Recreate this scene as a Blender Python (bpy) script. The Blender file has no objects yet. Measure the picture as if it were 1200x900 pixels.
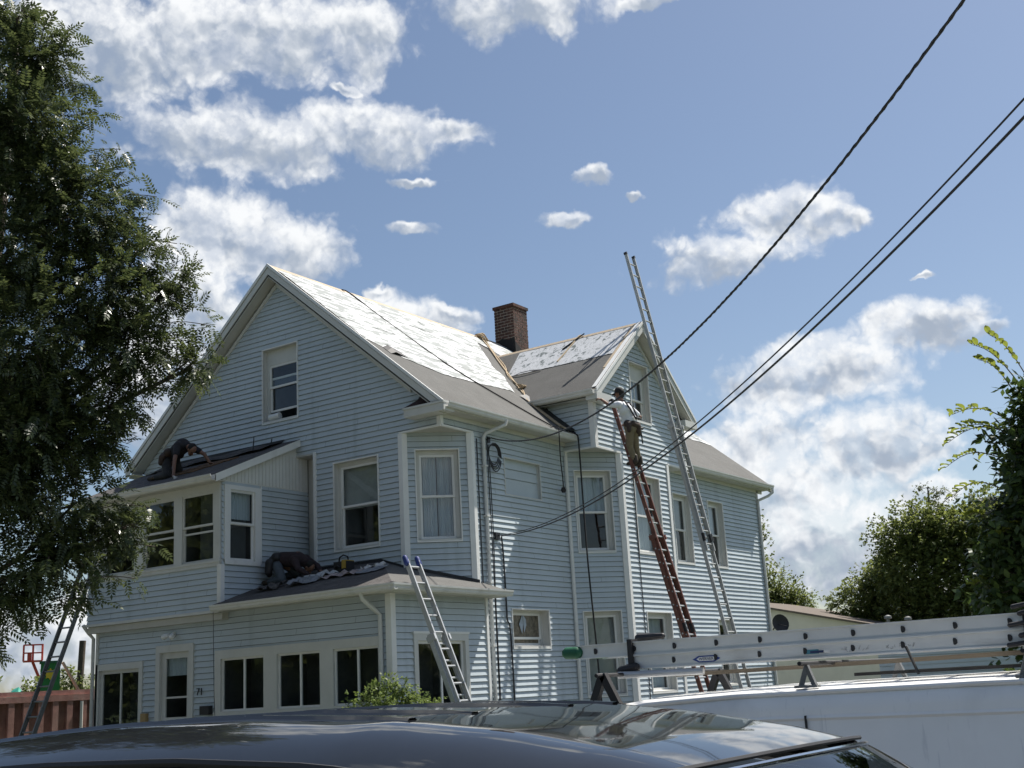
import bpy, bmesh, math, random
import numpy as np
from mathutils import Vector, Matrix
random.seed(7); rng = np.random.default_rng(7)
S = bpy.context.scene
COL = S.collection
R = math.radians

# ------------------------------------------------------------------ camera
CAM = Vector((13.8187, -17.9224, 1.6005))
RIGHT = Vector((0.81980363, 0.57016858, -0.05319581))
UP = Vector((0.1820885, -0.17147889, 0.96821422))
FWD = Vector((-0.54292337, 0.80343188, 0.24440016))
cd = bpy.data.cameras.new('camera'); cam = bpy.data.objects.new('camera', cd); COL.objects.link(cam)
cd.sensor_width = 36.0; cd.sensor_fit = 'HORIZONTAL'; cd.lens = 36.0 * 1416.085 / 1200.0
cd.clip_start = 0.05; cd.clip_end = 4000
mw = Matrix.Identity(4)
for i in range(3):
    mw[i][0] = RIGHT[i]; mw[i][1] = UP[i]; mw[i][2] = -FWD[i]; mw[i][3] = CAM[i]
cam.matrix_world = mw
S.camera = cam
S.view_settings.view_transform = 'Standard'; S.view_settings.look = 'None'
S.view_settings.exposure = 0.65; S.view_settings.gamma = 1.0
S.view_settings.use_curve_mapping = False

# ------------------------------------------------------------------ sun and sky
SUN = Vector((0.227, 0.55, 1.0)).normalized()
SKY_STRENGTH = 0.069; CLOUD = 0.60
sl = bpy.data.lights.new('sun', 'SUN'); sl.energy = 5.0; sl.angle = R(0.53); sl.color = (1.0, 0.955, 0.88)
so = bpy.data.objects.new('sun', sl); COL.objects.link(so)
so.rotation_euler = SUN.to_track_quat('Z', 'Y').to_euler(); so.location = (20, 40, 60)

# clouds: bearing from north (deg), elevation (deg), half width (deg), half height (deg)
CLOUDS = [(-48.1, 30.2, 8.2, 2.0), (-53.4, 29.2, 4.1, 2.3), (-41.5, 30.6, 2.9, 1.6), (-32.9, 31.6, 4.2, 1.5), (-24.9, 31.2, 1.7, 0.5),
 (-57.4, 29.6, 2.5, 1.4), (-47.2, 25.3, 5.0, 1.8), (-40.8, 26.1, 4.3, 1.4), (-36.6, 26.2, 1.9, 0.8), (-42.0, 28.1, 0.9, 0.4),
 (-38.2, 24.2, 1.7, 0.4), (-47.8, 21.0, 3.3, 2.3), (-44.7, 20.5, 2.7, 1.5), (-49.4, 17.2, 3.5, 2.7), (-51.8, 13.7, 2.7, 2.3),
 (-39.4, 17.0, 3.4, 1.2), (-40.1, 18.4, 1.1, 0.5), (-36.4, 17.5, 1.5, 0.7), (-31.4, 21.6, 1.7, 0.6), (-29.7, 23.5, 1.1, 0.6),
 (-27.8, 22.6, 0.7, 0.3), (-38.8, 21.7, 1.2, 0.5), (-23.8, 19.3, 3.4, 1.4), (-20.3, 20.7, 2.8, 1.3), (-17.9, 20.1, 1.9, 0.9),
 (-14.7, 14.9, 3.1, 1.3), (-11.9, 14.3, 1.1, 0.6), (-14.2, 17.2, 0.6, 0.2), (-20.0, 13.3, 4.4, 1.7), (-22.1, 10.4, 3.2, 1.8),
 (-17.5, 9.6, 3.0, 2.2), (-22.1, 8.1, 4.3, 2.4), (-19.7, 5.5, 4.7, 2.3), (-15.6, 7.1, 2.3, 1.5), (-14.4, 5.1, 3.4, 1.7),
 (-56.2, 3.0, 3.3, 1.5), (-53.5, 4.9, 2.3, 1.5)]
CLOUDS = [(a, e, w * (1.1 if w > 2.5 else .95), h * (1.14 if w > 2.5 else .8)) for a, e, w, h in CLOUDS]
_r = random.Random(3)
for k in range(14):          # the same broken cloud goes on round the rest of the sky
    a = 4 + (k + _r.random() * .8) * (285 / 14)
    CLOUDS.append((a, _r.uniform(8, 55), _r.uniform(6, 14), _r.uniform(3, 6)))

wd = bpy.data.worlds.new('World'); S.world = wd; wd.use_nodes = True
wd.cycles.sampling_method = 'MANUAL'; wd.cycles.sample_map_resolution = 256
S.cycles.max_bounces = 6; S.cycles.diffuse_bounces = 3; S.cycles.glossy_bounces = 3; S.cycles.transparent_max_bounces = 10
nt = wd.node_tree; nt.nodes.clear()
def N(t, **kw):
    n = nt.nodes.new(t)
    for k, v in kw.items(): setattr(n, k, v)
    return n
def L(a, b): nt.links.new(a, b)
def M_(op, a, b=None, c=None):
    n = N('ShaderNodeMath', operation=op)
    for i, x in enumerate((a, b, c)):
        if x is None: continue
        if isinstance(x, (int, float)): n.inputs[i].default_value = x
        else: L(x, n.inputs[i])
    return n.outputs[0]
def V_(op, a, b=None, out=0):
    n = N('ShaderNodeVectorMath', operation=op)
    for i, x in enumerate((a, b)):
        if x is None: continue
        if isinstance(x, (tuple, list, Vector)): n.inputs[i].default_value = tuple(x)
        else: L(x, n.inputs[i])
    return n.outputs[out]
tc = N('ShaderNodeTexCoord'); D0 = V_('NORMALIZE', tc.outputs['Generated'])
def noise(vec, scale, detail, rough=.55):
    n = N('ShaderNodeTexNoise'); n.inputs['Scale'].default_value = scale; n.inputs['Detail'].default_value = detail
    n.inputs['Roughness'].default_value = rough; L(vec, n.inputs['Vector']); return n
wn = noise(D0, 9.0, 5, .6)
warp = V_('MULTIPLY', V_('SUBTRACT', wn.outputs['Color'], (.5, .5, .5)), (.055, .055, .05))
D1 = V_('ADD', D0, warp)
wn2 = noise(D0, 42.0, 5, .62)
warp2 = V_('MULTIPLY', V_('SUBTRACT', wn2.outputs['Color'], (.5, .5, .5)), (.012, .012, .012))
D1 = V_('ADD', D1, warp2)
dist = None; lit = None
for az, el, w, h in CLOUDS:
    a, e = R(az), R(el)
    c = Vector((math.sin(a) * math.cos(e), math.cos(a) * math.cos(e), math.sin(e)))
    t = Vector((math.cos(a), -math.sin(a), 0)); u = t.cross(c) * -1
    if u.z < 0: u = -u
    w_, h_ = R(w), R(h)
    dx = V_('DOT_PRODUCT', D1, t / w_, out=1); dy = V_('DOT_PRODUCT', D1, u / h_, out=1)
    cx = N('ShaderNodeCombineXYZ'); L(dx, cx.inputs[0]); L(dy, cx.inputs[1])
    p = V_('SUBTRACT', cx.outputs[0], (c.dot(t) / w_, c.dot(u) / h_, 0))
    l1 = V_('LENGTH', p, out=1)
    l2 = V_('LENGTH', V_('SUBTRACT', p, (.1, .62, 0)), out=1)
    dist = l1 if dist is None else M_('SMOOTH_MIN', dist, l1, .14)
    lit = l2 if lit is None else M_('SMOOTH_MIN', lit, l2, .2)
def vor(vec, scale):
    n = N('ShaderNodeTexVoronoi'); n.feature = 'F1'; n.inputs['Scale'].default_value = scale; L(vec, n.inputs['Vector']); return n.outputs['Distance']
fn = noise(D1, 20.0, 8, .6)
UPV = (.002, .003, .009)
DU = V_('ADD', D1, UPV)
def puffs(v): return M_('ADD', M_('ADD', M_('MULTIPLY', vor(v, 26.0), .9), M_('MULTIPLY', vor(v, 62.0), .55)), M_('MULTIPLY', vor(v, 150.0), .28))
puff = puffs(D1); puffu = puffs(DU)
dens = M_('ADD', M_('ADD', dist, M_('MULTIPLY', M_('SUBTRACT', fn.outputs['Fac'], .5), -1.15)), M_('MULTIPLY', M_('SUBTRACT', puff, .72), .50))
mr = N('ShaderNodeMapRange', interpolation_type='SMOOTHSTEP'); L(dens, mr.inputs[0])
mr.inputs[1].default_value = 1.16; mr.inputs[2].default_value = .66; mr.inputs[3].default_value = 0; mr.inputs[4].default_value = 1
relief = M_('ADD', M_('MULTIPLY', M_('SUBTRACT', puff, puffu), 1.0), M_('MULTIPLY', M_('SUBTRACT', fn.outputs['Fac'], .5), -1.1))
lt = M_('ADD', M_('SUBTRACT', lit, dist), relief)
mr2 = N('ShaderNodeMapRange', interpolation_type='SMOOTHSTEP'); L(lt, mr2.inputs[0])
mr2.inputs[1].default_value = .86; mr2.inputs[2].default_value = -.42; mr2.inputs[3].default_value = 0; mr2.inputs[4].default_value = 1
cm = N('ShaderNodeMix', data_type='RGBA'); L(mr2.outputs[0], cm.inputs[0])
cm.inputs[6].default_value = (.42 * CLOUD, .49 * CLOUD, .60 * CLOUD, 1); cm.inputs[7].default_value = (1.02 * CLOUD, 1.04 * CLOUD, 1.06 * CLOUD, 1)
sky = N('ShaderNodeTexSky', sky_type='NISHITA'); sky.sun_disc = False
sky.sun_elevation = math.asin(SUN.z); sky.sun_rotation = math.atan2(SUN.x, SUN.y)
sky.air_density = 1.0; sky.dust_density = 1.0; sky.ozone_density = 1.0
skm = V_('MULTIPLY', sky.outputs[0], (SKY_STRENGTH,) * 3)
thin = N('ShaderNodeMapRange', interpolation_type='SMOOTHSTEP'); L(wn2.outputs['Fac'], thin.inputs[0])
thin.inputs[1].default_value = .36; thin.inputs[2].default_value = .58; thin.inputs[3].default_value = .66; thin.inputs[4].default_value = 1
mx = N('ShaderNodeMix', data_type='RGBA'); L(M_('MULTIPLY', mr.outputs[0], thin.outputs[0]), mx.inputs[0]); L(skm, mx.inputs[6]); L(cm.outputs[2], mx.inputs[7])
bg = N('ShaderNodeBackground'); L(mx.outputs[2], bg.inputs[0]); bg.inputs[1].default_value = 1.0
ow = N('ShaderNodeOutputWorld'); L(bg.outputs[0], ow.inputs[0])

# ------------------------------------------------------------------ materials
def mat(name, col, rough=.6, metal=0., var=.12, scale=6., bump=0., bscale=40., coat=0., spec=.5, stretch=(1, 1, 1), detail=5):
    m = bpy.data.materials.new(name); m.use_nodes = True; t = m.node_tree; b = t.nodes['Principled BSDF']
    b.inputs['Roughness'].default_value = rough; b.inputs['Metallic'].default_value = metal
    b.inputs['Coat Weight'].default_value = coat; b.inputs['Coat Roughness'].default_value = .04
    b.inputs['Specular IOR Level'].default_value = spec
    tcn = t.nodes.new('ShaderNodeTexCoord'); mp = t.nodes.new('ShaderNodeMapping'); mp.inputs['Scale'].default_value = stretch
    t.links.new(tcn.outputs['Object'], mp.inputs[0])
    n = t.nodes.new('ShaderNodeTexNoise'); n.inputs['Scale'].default_value = scale; n.inputs['Detail'].default_value = detail
    n.inputs['Roughness'].default_value = .65
    t.links.new(mp.outputs[0], n.inputs['Vector'])
    cr = t.nodes.new('ShaderNodeValToRGB')
    lo = [c * (1 - var) for c in col]; hi = [min(1, c * (1 + var)) for c in col]
    cr.color_ramp.elements[0].color = (*lo, 1); cr.color_ramp.elements[1].color = (*hi, 1)
    cr.color_ramp.elements[0].position = .3; cr.color_ramp.elements[1].position = .7
    t.links.new(n.outputs['Fac'], cr.inputs[0]); t.links.new(cr.outputs[0], b.inputs['Base Color'])
    if bump:
        n2 = t.nodes.new('ShaderNodeTexNoise'); n2.inputs['Scale'].default_value = bscale; n2.inputs['Detail'].default_value = 4
        t.links.new(mp.outputs[0], n2.inputs['Vector'])
        bp = t.nodes.new('ShaderNodeBump'); bp.inputs['Strength'].default_value = bump; bp.inputs['Distance'].default_value = .02
        t.links.new(n2.outputs['Fac'], bp.inputs['Height']); t.links.new(bp.outputs[0], b.inputs['Normal'])
    m['ramp'] = cr.name
    return m
def dirty(m, col, scale, lo, hi, stretch=(1, 1, 1), amt=1.0):
    """stains with a shape of their own laid over a material"""
    t = m.node_tree; b = t.nodes['Principled BSDF']; src = b.inputs['Base Color'].links[0].from_socket
    tcn = t.nodes.new('ShaderNodeTexCoord'); mp = t.nodes.new('ShaderNodeMapping'); mp.inputs['Scale'].default_value = stretch
    t.links.new(tcn.outputs['Object'], mp.inputs[0])
    n = t.nodes.new('ShaderNodeTexNoise'); n.inputs['Scale'].default_value = scale; n.inputs['Detail'].default_value = 6; n.inputs['Roughness'].default_value = .6
    t.links.new(mp.outputs[0], n.inputs['Vector'])
    r = t.nodes.new('ShaderNodeMapRange'); r.inputs[1].default_value = lo; r.inputs[2].default_value = hi; r.inputs[4].default_value = amt
    t.links.new(n.outputs['Fac'], r.inputs[0])
    x = t.nodes.new('ShaderNodeMix'); x.data_type = 'RGBA'; x.inputs[7].default_value = (*col, 1)
    t.links.new(r.outputs[0], x.inputs[0]); t.links.new(src, x.inputs[6]); t.links.new(x.outputs[2], b.inputs['Base Color'])
    return m
def leafmat(name, c1, c2, trans=.35, rough=.5, spec=.3):
    m = bpy.data.materials.new(name); m.use_nodes = True; t = m.node_tree; b = t.nodes['Principled BSDF']
    g = t.nodes.new('ShaderNodeNewGeometry'); cr = t.nodes.new('ShaderNodeValToRGB')
    cr.color_ramp.elements[0].color = (*c1, 1); cr.color_ramp.elements[1].color = (*c2, 1)
    t.links.new(g.outputs['Random Per Island'], cr.inputs[0]); t.links.new(cr.outputs[0], b.inputs['Base Color'])
    b.inputs['Roughness'].default_value = rough; b.inputs['Specular IOR Level'].default_value = spec
    tr = t.nodes.new('ShaderNodeBsdfTranslucent'); mxn = t.nodes.new('ShaderNodeMixShader'); mxn.inputs[0].default_value = trans
    hs = t.nodes.new('ShaderNodeHueSaturation'); hs.inputs['Hue'].default_value = .485; hs.inputs['Value'].default_value = 1.5
    t.links.new(cr.outputs[0], hs.inputs['Color']); t.links.new(hs.outputs[0], tr.inputs[0])
    t.links.new(b.outputs[0], mxn.inputs[1]); t.links.new(tr.outputs[0], mxn.inputs[2])
    t.links.new(mxn.outputs[0], t.nodes['Material Output'].inputs[0]); return m
def glassmat(name, tint=(.8, .85, .85), refl=1.0, rough=.01):
    m = bpy.data.materials.new(name); m.use_nodes = True; t = m.node_tree; t.nodes.remove(t.nodes['Principled BSDF'])
    fr = t.nodes.new('ShaderNodeLayerWeight'); fr.inputs[0].default_value = .5
    pw_ = t.nodes.new('ShaderNodeMath'); pw_.operation = 'POWER'; pw_.inputs[1].default_value = 4.0; t.links.new(fr.outputs['Facing'], pw_.inputs[0])
    ml = t.nodes.new('ShaderNodeMath'); ml.operation = 'MULTIPLY_ADD'; ml.inputs[1].default_value = .9; ml.inputs[2].default_value = .075 * refl; ml.use_clamp = True
    gl = t.nodes.new('ShaderNodeBsdfGlossy'); gl.inputs['Roughness'].default_value = rough
    tp = t.nodes.new('ShaderNodeBsdfTransparent'); tp.inputs[0].default_value = (*tint, 1)
    x = t.nodes.new('ShaderNodeMixShader')
    n = t.nodes.new('ShaderNodeTexNoise'); n.inputs['Scale'].default_value = 2.2; bp = t.nodes.new('ShaderNodeBump'); bp.inputs['Strength'].default_value = .05; bp.inputs['Distance'].default_value = .05
    tcn = t.nodes.new('ShaderNodeTexCoord'); t.links.new(tcn.outputs['Object'], n.inputs['Vector']); t.links.new(n.outputs['Fac'], bp.inputs['Height']); t.links.new(bp.outputs[0], gl.inputs['Normal'])
    t.links.new(pw_.outputs[0], ml.inputs[0]); t.links.new(ml.outputs[0], x.inputs[0]); t.links.new(tp.outputs[0], x.inputs[1]); t.links.new(gl.outputs[0], x.inputs[2])
    t.links.new(x.outputs[0], t.nodes['Material Output'].inputs[0]); return m

MT = {}
MT['siding'] = dirty(mat('vinyl_siding', (.465, .52, .552), .5, var=.07, scale=.9, bump=.05, bscale=9), (.27, .31, .32), 2.6, .55, .8, (1, 1, .10), .5)
MT['paper'] = mat('lap_shade_paper', (.03, .03, .032), .9)  # sheet behind the boards, blackened to paint in the shade lines under the laps
MT['trim'] = dirty(mat('painted_trim', (.56, .56, .53), .5, var=.05, scale=3), (.38, .36, .31), 2.0, .58, .8, (1, 1, .3), .5)
MT['white'] = dirty(mat('white_vinyl', (.72, .72, .70), .4, var=.04, scale=4), (.45, .43, .38), 3, .58, .85, (1, 1, .3), .6)
MT['gutter'] = dirty(mat('gutter_aluminium', (.58, .58, .56), .4, var=.06, scale=3), (.30, .28, .24), 2.5, .55, .8, (1, 1, 1), .6)
MT['soffit'] = mat('soffit_panel', (.46, .45, .41), .6, var=.08, scale=3)
MT['bead'] = mat('beadboard_panel', (.66, .66, .63), .5, var=.06, scale=3)
MT['felt'] = dirty(dirty(mat('roofing_felt', (.105, .103, .097), .92, var=.12, scale=2.2, bump=.5, bscale=70), (.085, .082, .075), 1.2, .5, .75, (1, .35, 1), .7), (.15, .147, .14), 5, .6, .8, (1, .3, 1), .5)
MT['deck'] = mat('roof_deck_wood', (.42, .335, .235), .8, var=.25, scale=5, stretch=(4, .6, 4))
MT['shingle'] = dirty(mat('old_shingle', (.085, .078, .075), .95, var=.3, scale=14, bump=.8, bscale=120), (.16, .15, .145), 2.5, .5, .75, (1, 1, 1), .7)
MT['tar'] = mat('black_flashing', (.018, .018, .02), .6, var=.3)
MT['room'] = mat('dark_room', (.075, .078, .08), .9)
MT['glass'] = glassmat('window_glass'); MT['glass_dark'] = glassmat('tinted_glass', (.28, .31, .32), .8)
MT['curtain'] = mat('sheer_curtain', (.50, .55, .60), .9, var=.07, scale=9, stretch=(6, 6, .3))
MT['blind'] = mat('window_blind', (.42, .43, .42), .8, var=.1)
MT['stained'] = mat('stained_glass', (.13, .11, .08), .25, var=.6, scale=14)
MT['alu'] = dirty(mat('ladder_aluminium', (.46, .47, .475), .42, metal=.4, var=.08, scale=9), (.28, .27, .25), 7, .55, .75, (1, 1, 1), .5)
MT['alu_mid'] = mat('dull_aluminium', (.40, .405, .40), .5, metal=.3, var=.15, scale=9)
MT['alu_old'] = mat('weathered_aluminium', (.17, .175, .175), .55, metal=.3, var=.15, scale=9)
MT['fibre'] = mat('red_fibreglass', (.15, .058, .040), .5, var=.2, scale=6)
MT['black'] = mat('black_rubber', (.016, .016, .018), .6, var=.3)
MT['blue'] = mat('blue_rubber', (.015, .035, .17), .55)
MT['green'] = mat('green_rubber', (.008, .10, .045), .6)
MT['brickc'] = dirty(mat('chimney_brick', (.095, .045, .034), .9, var=.45, scale=9, bump=.4), (.025, .02, .02), 2.6, .48, .62, (1, 1, 1), .9)
MT['mortar'] = mat('mortar', (.42, .36, .31), .95, var=.2)
MT['soot'] = mat('tar_patch', (.014, .013, .013), .85)
MT['rope'] = mat('tan_rope', (.40, .31, .20), .9, var=.3, scale=30)
MT['brope'] = mat('black_rope', (.022, .021, .022), .85, var=.3, scale=30)
MT['cable'] = mat('cable_sheath', (.012, .013, .018), .5)
MT['asphalt'] = dirty(mat('asphalt', (.12, .119, .116), .92, var=.25, scale=12, bump=.6, bscale=160), (.11, .108, .10), .6, .5, .8)
MT['concrete'] = mat('concrete', (.34, .33, .31), .9, var=.15, scale=5, bump=.3, bscale=60)
MT['grass'] = mat('lawn', (.065, .092, .03), .95, var=.4, scale=9, bump=.8, bscale=50)
MT['dirt'] = mat('ground_soil', (.12, .10, .07), .95, var=.3, scale=2)
MT['bark'] = mat('bark', (.085, .068, .052), .95, var=.35, scale=10, bump=.9, bscale=26, stretch=(1, 1, .25))

def kind(o, k): o['kind'] = k; return o
def tag(o, label, cat, group=None):
    o['label'] = label; o['category'] = cat
    if group: o['group'] = group
    return o

# ------------------------------------------------------------------ mesh helpers
WLOC = {}
class MB:
    def __init__(s): s.v = []; s.f = []
    def add(s, vs, fs):
        b = len(s.v); s.v += [tuple(v) for v in vs]; s.f += [tuple(i + b for i in f) for f in fs]; return s
    def quad(s, a, b, c, d): return s.add((a, b, c, d), ((0, 1, 2, 3),))
    def poly(s, pts): return s.add(pts, (tuple(range(len(pts))),))
    def hexa(s, p):   # 8 corners: bottom ring 0-3, top ring 4-7
        return s.add(p, ((3, 2, 1, 0), (4, 5, 6, 7), (0, 1, 5, 4), (1, 2, 6, 5), (2, 3, 7, 6), (3, 0, 4, 7)))
    def box(s, a, b):
        x0, y0, z0 = a; x1, y1, z1 = b
        return s.hexa([(x0, y0, z0), (x1, y0, z0), (x1, y1, z0), (x0, y1, z0), (x0, y0, z1), (x1, y0, z1), (x1, y1, z1), (x0, y1, z1)])
    def obox(s, c, ax, hs):
        c = Vector(c); a, b, d = [Vector(x) * h for x, h in zip(ax, hs)]
        return s.hexa([c - a - b - d, c + a - b - d, c + a + b - d, c - a + b - d, c - a - b + d, c + a - b + d, c + a + b + d, c - a + b + d])
    def beam(s, p, q, w, h, up=(0, 0, 1)):
        p = Vector(p); q = Vector(q); a = (q - p).normalized(); u = Vector(up); b = a.cross(u)
        if b.length < 1e-4: b = a.cross(Vector((1, 0, 0)))
        b.normalize(); c = b.cross(a)
        return s.obox((p + q) / 2, (a, b, c), ((q - p).length / 2, w / 2, h / 2))
    def prism(s, pts, off):   # polygon extruded by off
        n = len(pts); off = Vector(off); q = [Vector(p) for p in pts]; r = [p + off for p in q]
        fs = [tuple(range(n - 1, -1, -1)), tuple(range(n, 2 * n))] + [(i, (i + 1) % n, n + (i + 1) % n, n + i) for i in range(n)]
        return s.add(q + r, fs)
    def tube(s, path, r, n=8, cap=True, squash=None):
        P = [Vector(p) for p in path]; m = len(P)
        rr = r if isinstance(r, (list, tuple)) else [r] * m
        ref = None; rings = []
        for i in range(m):
            t = (P[min(i + 1, m - 1)] - P[max(i - 1, 0)]).normalized()
            if ref is None:
                ref = Vector((0, 0, 1)) if abs(t.z) < .9 else Vector((1, 0, 0))
            a = t.cross(ref)
            if a.length < 1e-4: a = t.orthogonal()
            a.normalize(); b = a.cross(t).normalized(); ref = b
            for k in range(n):
                w = 2 * math.pi * k / n
                rings.append(P[i] + (a * math.cos(w) + b * math.sin(w)) * rr[i])
        fs = [(i * n + k, i * n + (k + 1) % n, (i + 1) * n + (k + 1) % n, (i + 1) * n + k) for i in range(m - 1) for k in range(n)]
        if cap: fs += [tuple(range(n - 1, -1, -1)), tuple(range((m - 1) * n, m * n))]
        return s.add(rings, fs)
    def lathe(s, prof, c, ax=(0, 0, 1), n=24):
        c = Vector(c); ax = Vector(ax).normalized(); a = ax.orthogonal().normalized(); b = ax.cross(a)
        vs = [c + ax * h + (a * math.cos(2 * math.pi * k / n) + b * math.sin(2 * math.pi * k / n)) * r for r, h in prof for k in range(n)]
        m = len(prof)
        fs = [(i * n + k, i * n + (k + 1) % n, (i + 1) * n + (k + 1) % n, (i + 1) * n + k) for i in range(m - 1) for k in range(n)]
        fs += [tuple(range(n - 1, -1, -1)), tuple(range((m - 1) * n, m * n))]
        return s.add(vs, fs)
    def loft(s, rings, cap=True, closed=True):
        n = len(rings[0]); m = len(rings); vs = [p for r in rings for p in r]
        kk = n if closed else n - 1
        fs = [(i * n + k, i * n + (k + 1) % n, (i + 1) * n + (k + 1) % n, (i + 1) * n + k) for i in range(m - 1) for k in range(kk)]
        if cap: fs += [tuple(range(n - 1, -1, -1)), tuple(range((m - 1) * n, m * n))]
        return s.add(vs, fs)
    def capsule(s, p, q, r0, r1, n=12, flat=None):
        p = Vector(p); q = Vector(q); t = q - p
        if t.length < 1e-5: t = Vector((0, 0, 1e-4)); q = p + t
        t.normalize(); a = t.orthogonal().normalized(); b = t.cross(a)
        rings = []
        for w in (-80, -50, -20):
            rings.append((p + t * r0 * math.sin(R(w)), r0 * math.cos(R(w))))
        rings.append((p, r0)); rings.append((q, r1))
        for w in (20, 50, 80):
            rings.append((q + t * r1 * math.sin(R(w)), r1 * math.cos(R(w))))
        out = []
        for c, rad in rings:
            ring = []
            for k in range(n):
                o = (a * math.cos(2 * math.pi * k / n) + b * math.sin(2 * math.pi * k / n)) * rad
                if flat: o = o - Vector(flat[0]) * (o.dot(Vector(flat[0])) * (1 - flat[1]))
                ring.append(c + o)
            out.append(ring)
        return s.loft(out)
    def build(s, name, m, parent=None, smooth=False, loc=None, edge=None):
        me = bpy.data.meshes.new(name); me.from_pydata(s.v, [], s.f); me.update()
        return finish(me, name, m, parent, smooth, loc)
def finish(me, name, m, parent=None, smooth=False, loc=None):
    bm = bmesh.new(); bm.from_mesh(me)
    if len(bm.faces) < 60000: bmesh.ops.recalc_face_normals(bm, faces=bm.faces)
    bm.to_mesh(me); bm.free()
    if m: me.materials.append(MT[m] if isinstance(m, str) else m)
    if smooth:
        me.polygons.foreach_set('use_smooth', [True] * len(me.polygons))
        try: me.set_sharp_from_angle(angle=R(40))
        except Exception: pass
    return place(bpy.data.objects.new(name, me), parent, loc)
def place(o, parent=None, loc=None):
    COL.objects.link(o); w = Vector(loc) if loc is not None else Vector((0, 0, 0)); WLOC[o] = w
    if parent is not None:
        o.parent = parent; o.location = w - WLOC[parent]
    else: o.location = w
    return o
def empty(name, loc, label, cat, group=None):
    o = bpy.data.objects.new(name, None); o.empty_display_size = .2; place(o, None, loc); return tag(o, label, cat, group)
def dup(o, parent, loc):      # a copy of a part that shares its mesh
    c = o.copy(); return place(c, parent, loc)

class Plane:
    def __init__(s, O, U, n): s.O = Vector(O); s.U = Vector(U).normalized(); s.n = Vector(n).normalized()
    def p(s, u, z, o=0.0): return s.O + s.U * u + s.n * o + Vector((0, 0, z))
    def box(s, mb, u0, u1, z0, z1, o0, o1):
        mb.hexa([s.p(u0, z0, o0), s.p(u1, z0, o0), s.p(u1, z0, o1), s.p(u0, z0, o1), s.p(u0, z1, o0), s.p(u1, z1, o0), s.p(u1, z1, o1), s.p(u0, z1, o1)])
COURSE = .11
def cut(ia, ib, holes):
    segs = [(ia, ib)]
    for h0, h1 in holes:
        out = []
        for (a0, b0), (a1, b1) in segs:
            if h1 <= min(a0, a1) or h0 >= max(b0, b1): out.append(((a0, b0), (a1, b1))); continue
            if h0 > max(a0, a1): out.append(((a0, h0), (a1, h0)))
            if h1 < min(b0, b1): out.append(((h1, b0), (h1, b1)))
        segs = out
    return segs
def wall(parent, pl, rng_, z0, z1, holes=(), breaks=(), siding=True, back='siding', name='wall', phase=0.0):
    """a wall sheet with openings, and one lapped board for each course"""
    cuts = sorted(set([z0, z1] + [b for b in breaks if z0 < b < z1] + [z for h in holes for z in h[2:4] if z0 < z < z1]))
    def segs_at(za, zb):
        hs = [(h[0], h[1]) for h in holes if h[2] < zb - 1e-6 and h[3] > za + 1e-6]
        a = rng_(za + 1e-6); b = rng_(zb - 1e-6)
        return cut((a[0], a[1]), (b[0], b[1]), hs)
    mb = MB()
    for za, zb in zip(cuts[:-1], cuts[1:]):
        for (a0, b0), (a1, b1) in segs_at(za, zb):
            if b0 - a0 < 1e-4 and b1 - a1 < 1e-4: continue
            mb.quad(pl.p(a0, za, -.02), pl.p(b0, za, -.02), pl.p(b1, zb, -.02), pl.p(a1, zb, -.02))
    w = mb.build(name, 'paper' if siding else back, parent)
    if not siding: return w
    k = math.floor((z0 - phase) / COURSE)
    while phase + k * COURSE < z1:
        c0 = phase + k * COURSE; c1 = c0 + COURSE; k += 1
        g0 = c0 + .0065
        if g0 >= z1 or c1 <= z0: continue
        bz = sorted(set([max(g0, z0), min(c1, z1)] + [c for c in cuts if g0 < c < c1]))
        jit = random.uniform(-.003, .003)
        off = lambda z: .001 + (.027 + jit) * (c1 - z) / COURSE
        us = sorted(u for h in holes if h[2] < c1 and h[3] > c0 for u in h[:2])
        joints = [((k * 1.43) % 3.4) + 3.4 * n - 12 for n in range(11)]     # staggered butt joints
        groups = []                       # each run of board between openings is a board of its own
        for za, zb in zip(bz[:-1], bz[1:]):
            for (a0, b0), (a1, b1) in segs_at(za, zb):
                if b0 - a0 < .004 and b1 - a1 < .004: continue
                ks = [u for u in us if max(a0, a1) + .002 < u < min(b0, b1) - .002]
                js = [u for u in joints if max(a0, a1) + .25 < u < min(b0, b1) - .25 and all(abs(u - v) > .2 for v in us)]
                ks = sorted(ks + js)
                e0 = [a0] + ks + [b0]; e1 = [a1] + ks + [b1]
                for p0, q0, p1, q1 in zip(e0[:-1], e0[1:], e1[:-1], e1[1:]):
                    if p0 in js: p0 = p0 + .004; p1 = p1 + .004
                    pts = [pl.p(p0, za, off(za)), pl.p(q0, za, off(za)), pl.p(q1, zb, off(zb)), pl.p(p1, zb, off(zb))]
                    qs = [pts]
                    if za == bz[0]: qs.append([pl.p(p0, za, -.012), pl.p(q0, za, -.012), pl.p(q0, za, off(za)), pl.p(p0, za, off(za))])
                    keys = {tuple(round(c, 4) for c in v) for v in pts}
                    hit = [g for g in groups if len(g[1] & keys) > 1]
                    new = [qs, keys]
                    for g in hit: new[0] = g[0] + new[0]; new[1] = new[1] | g[1]; groups.remove(g)
                    groups.append(new)
        for qs, keys in groups:
            me = bpy.data.meshes.new('siding_board'); idx = {}; fs = []
            for q in qs:
                f = []
                for v in q:
                    kk = tuple(round(c, 4) for c in v)
                    f.append(idx.setdefault(kk, len(idx)))
                if len(set(f)) > 2: fs.append(list(dict.fromkeys(f)))
            me.from_pydata(list(idx.keys()), [], fs); finish(me, 'siding_board', back, w)
    return w

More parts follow.
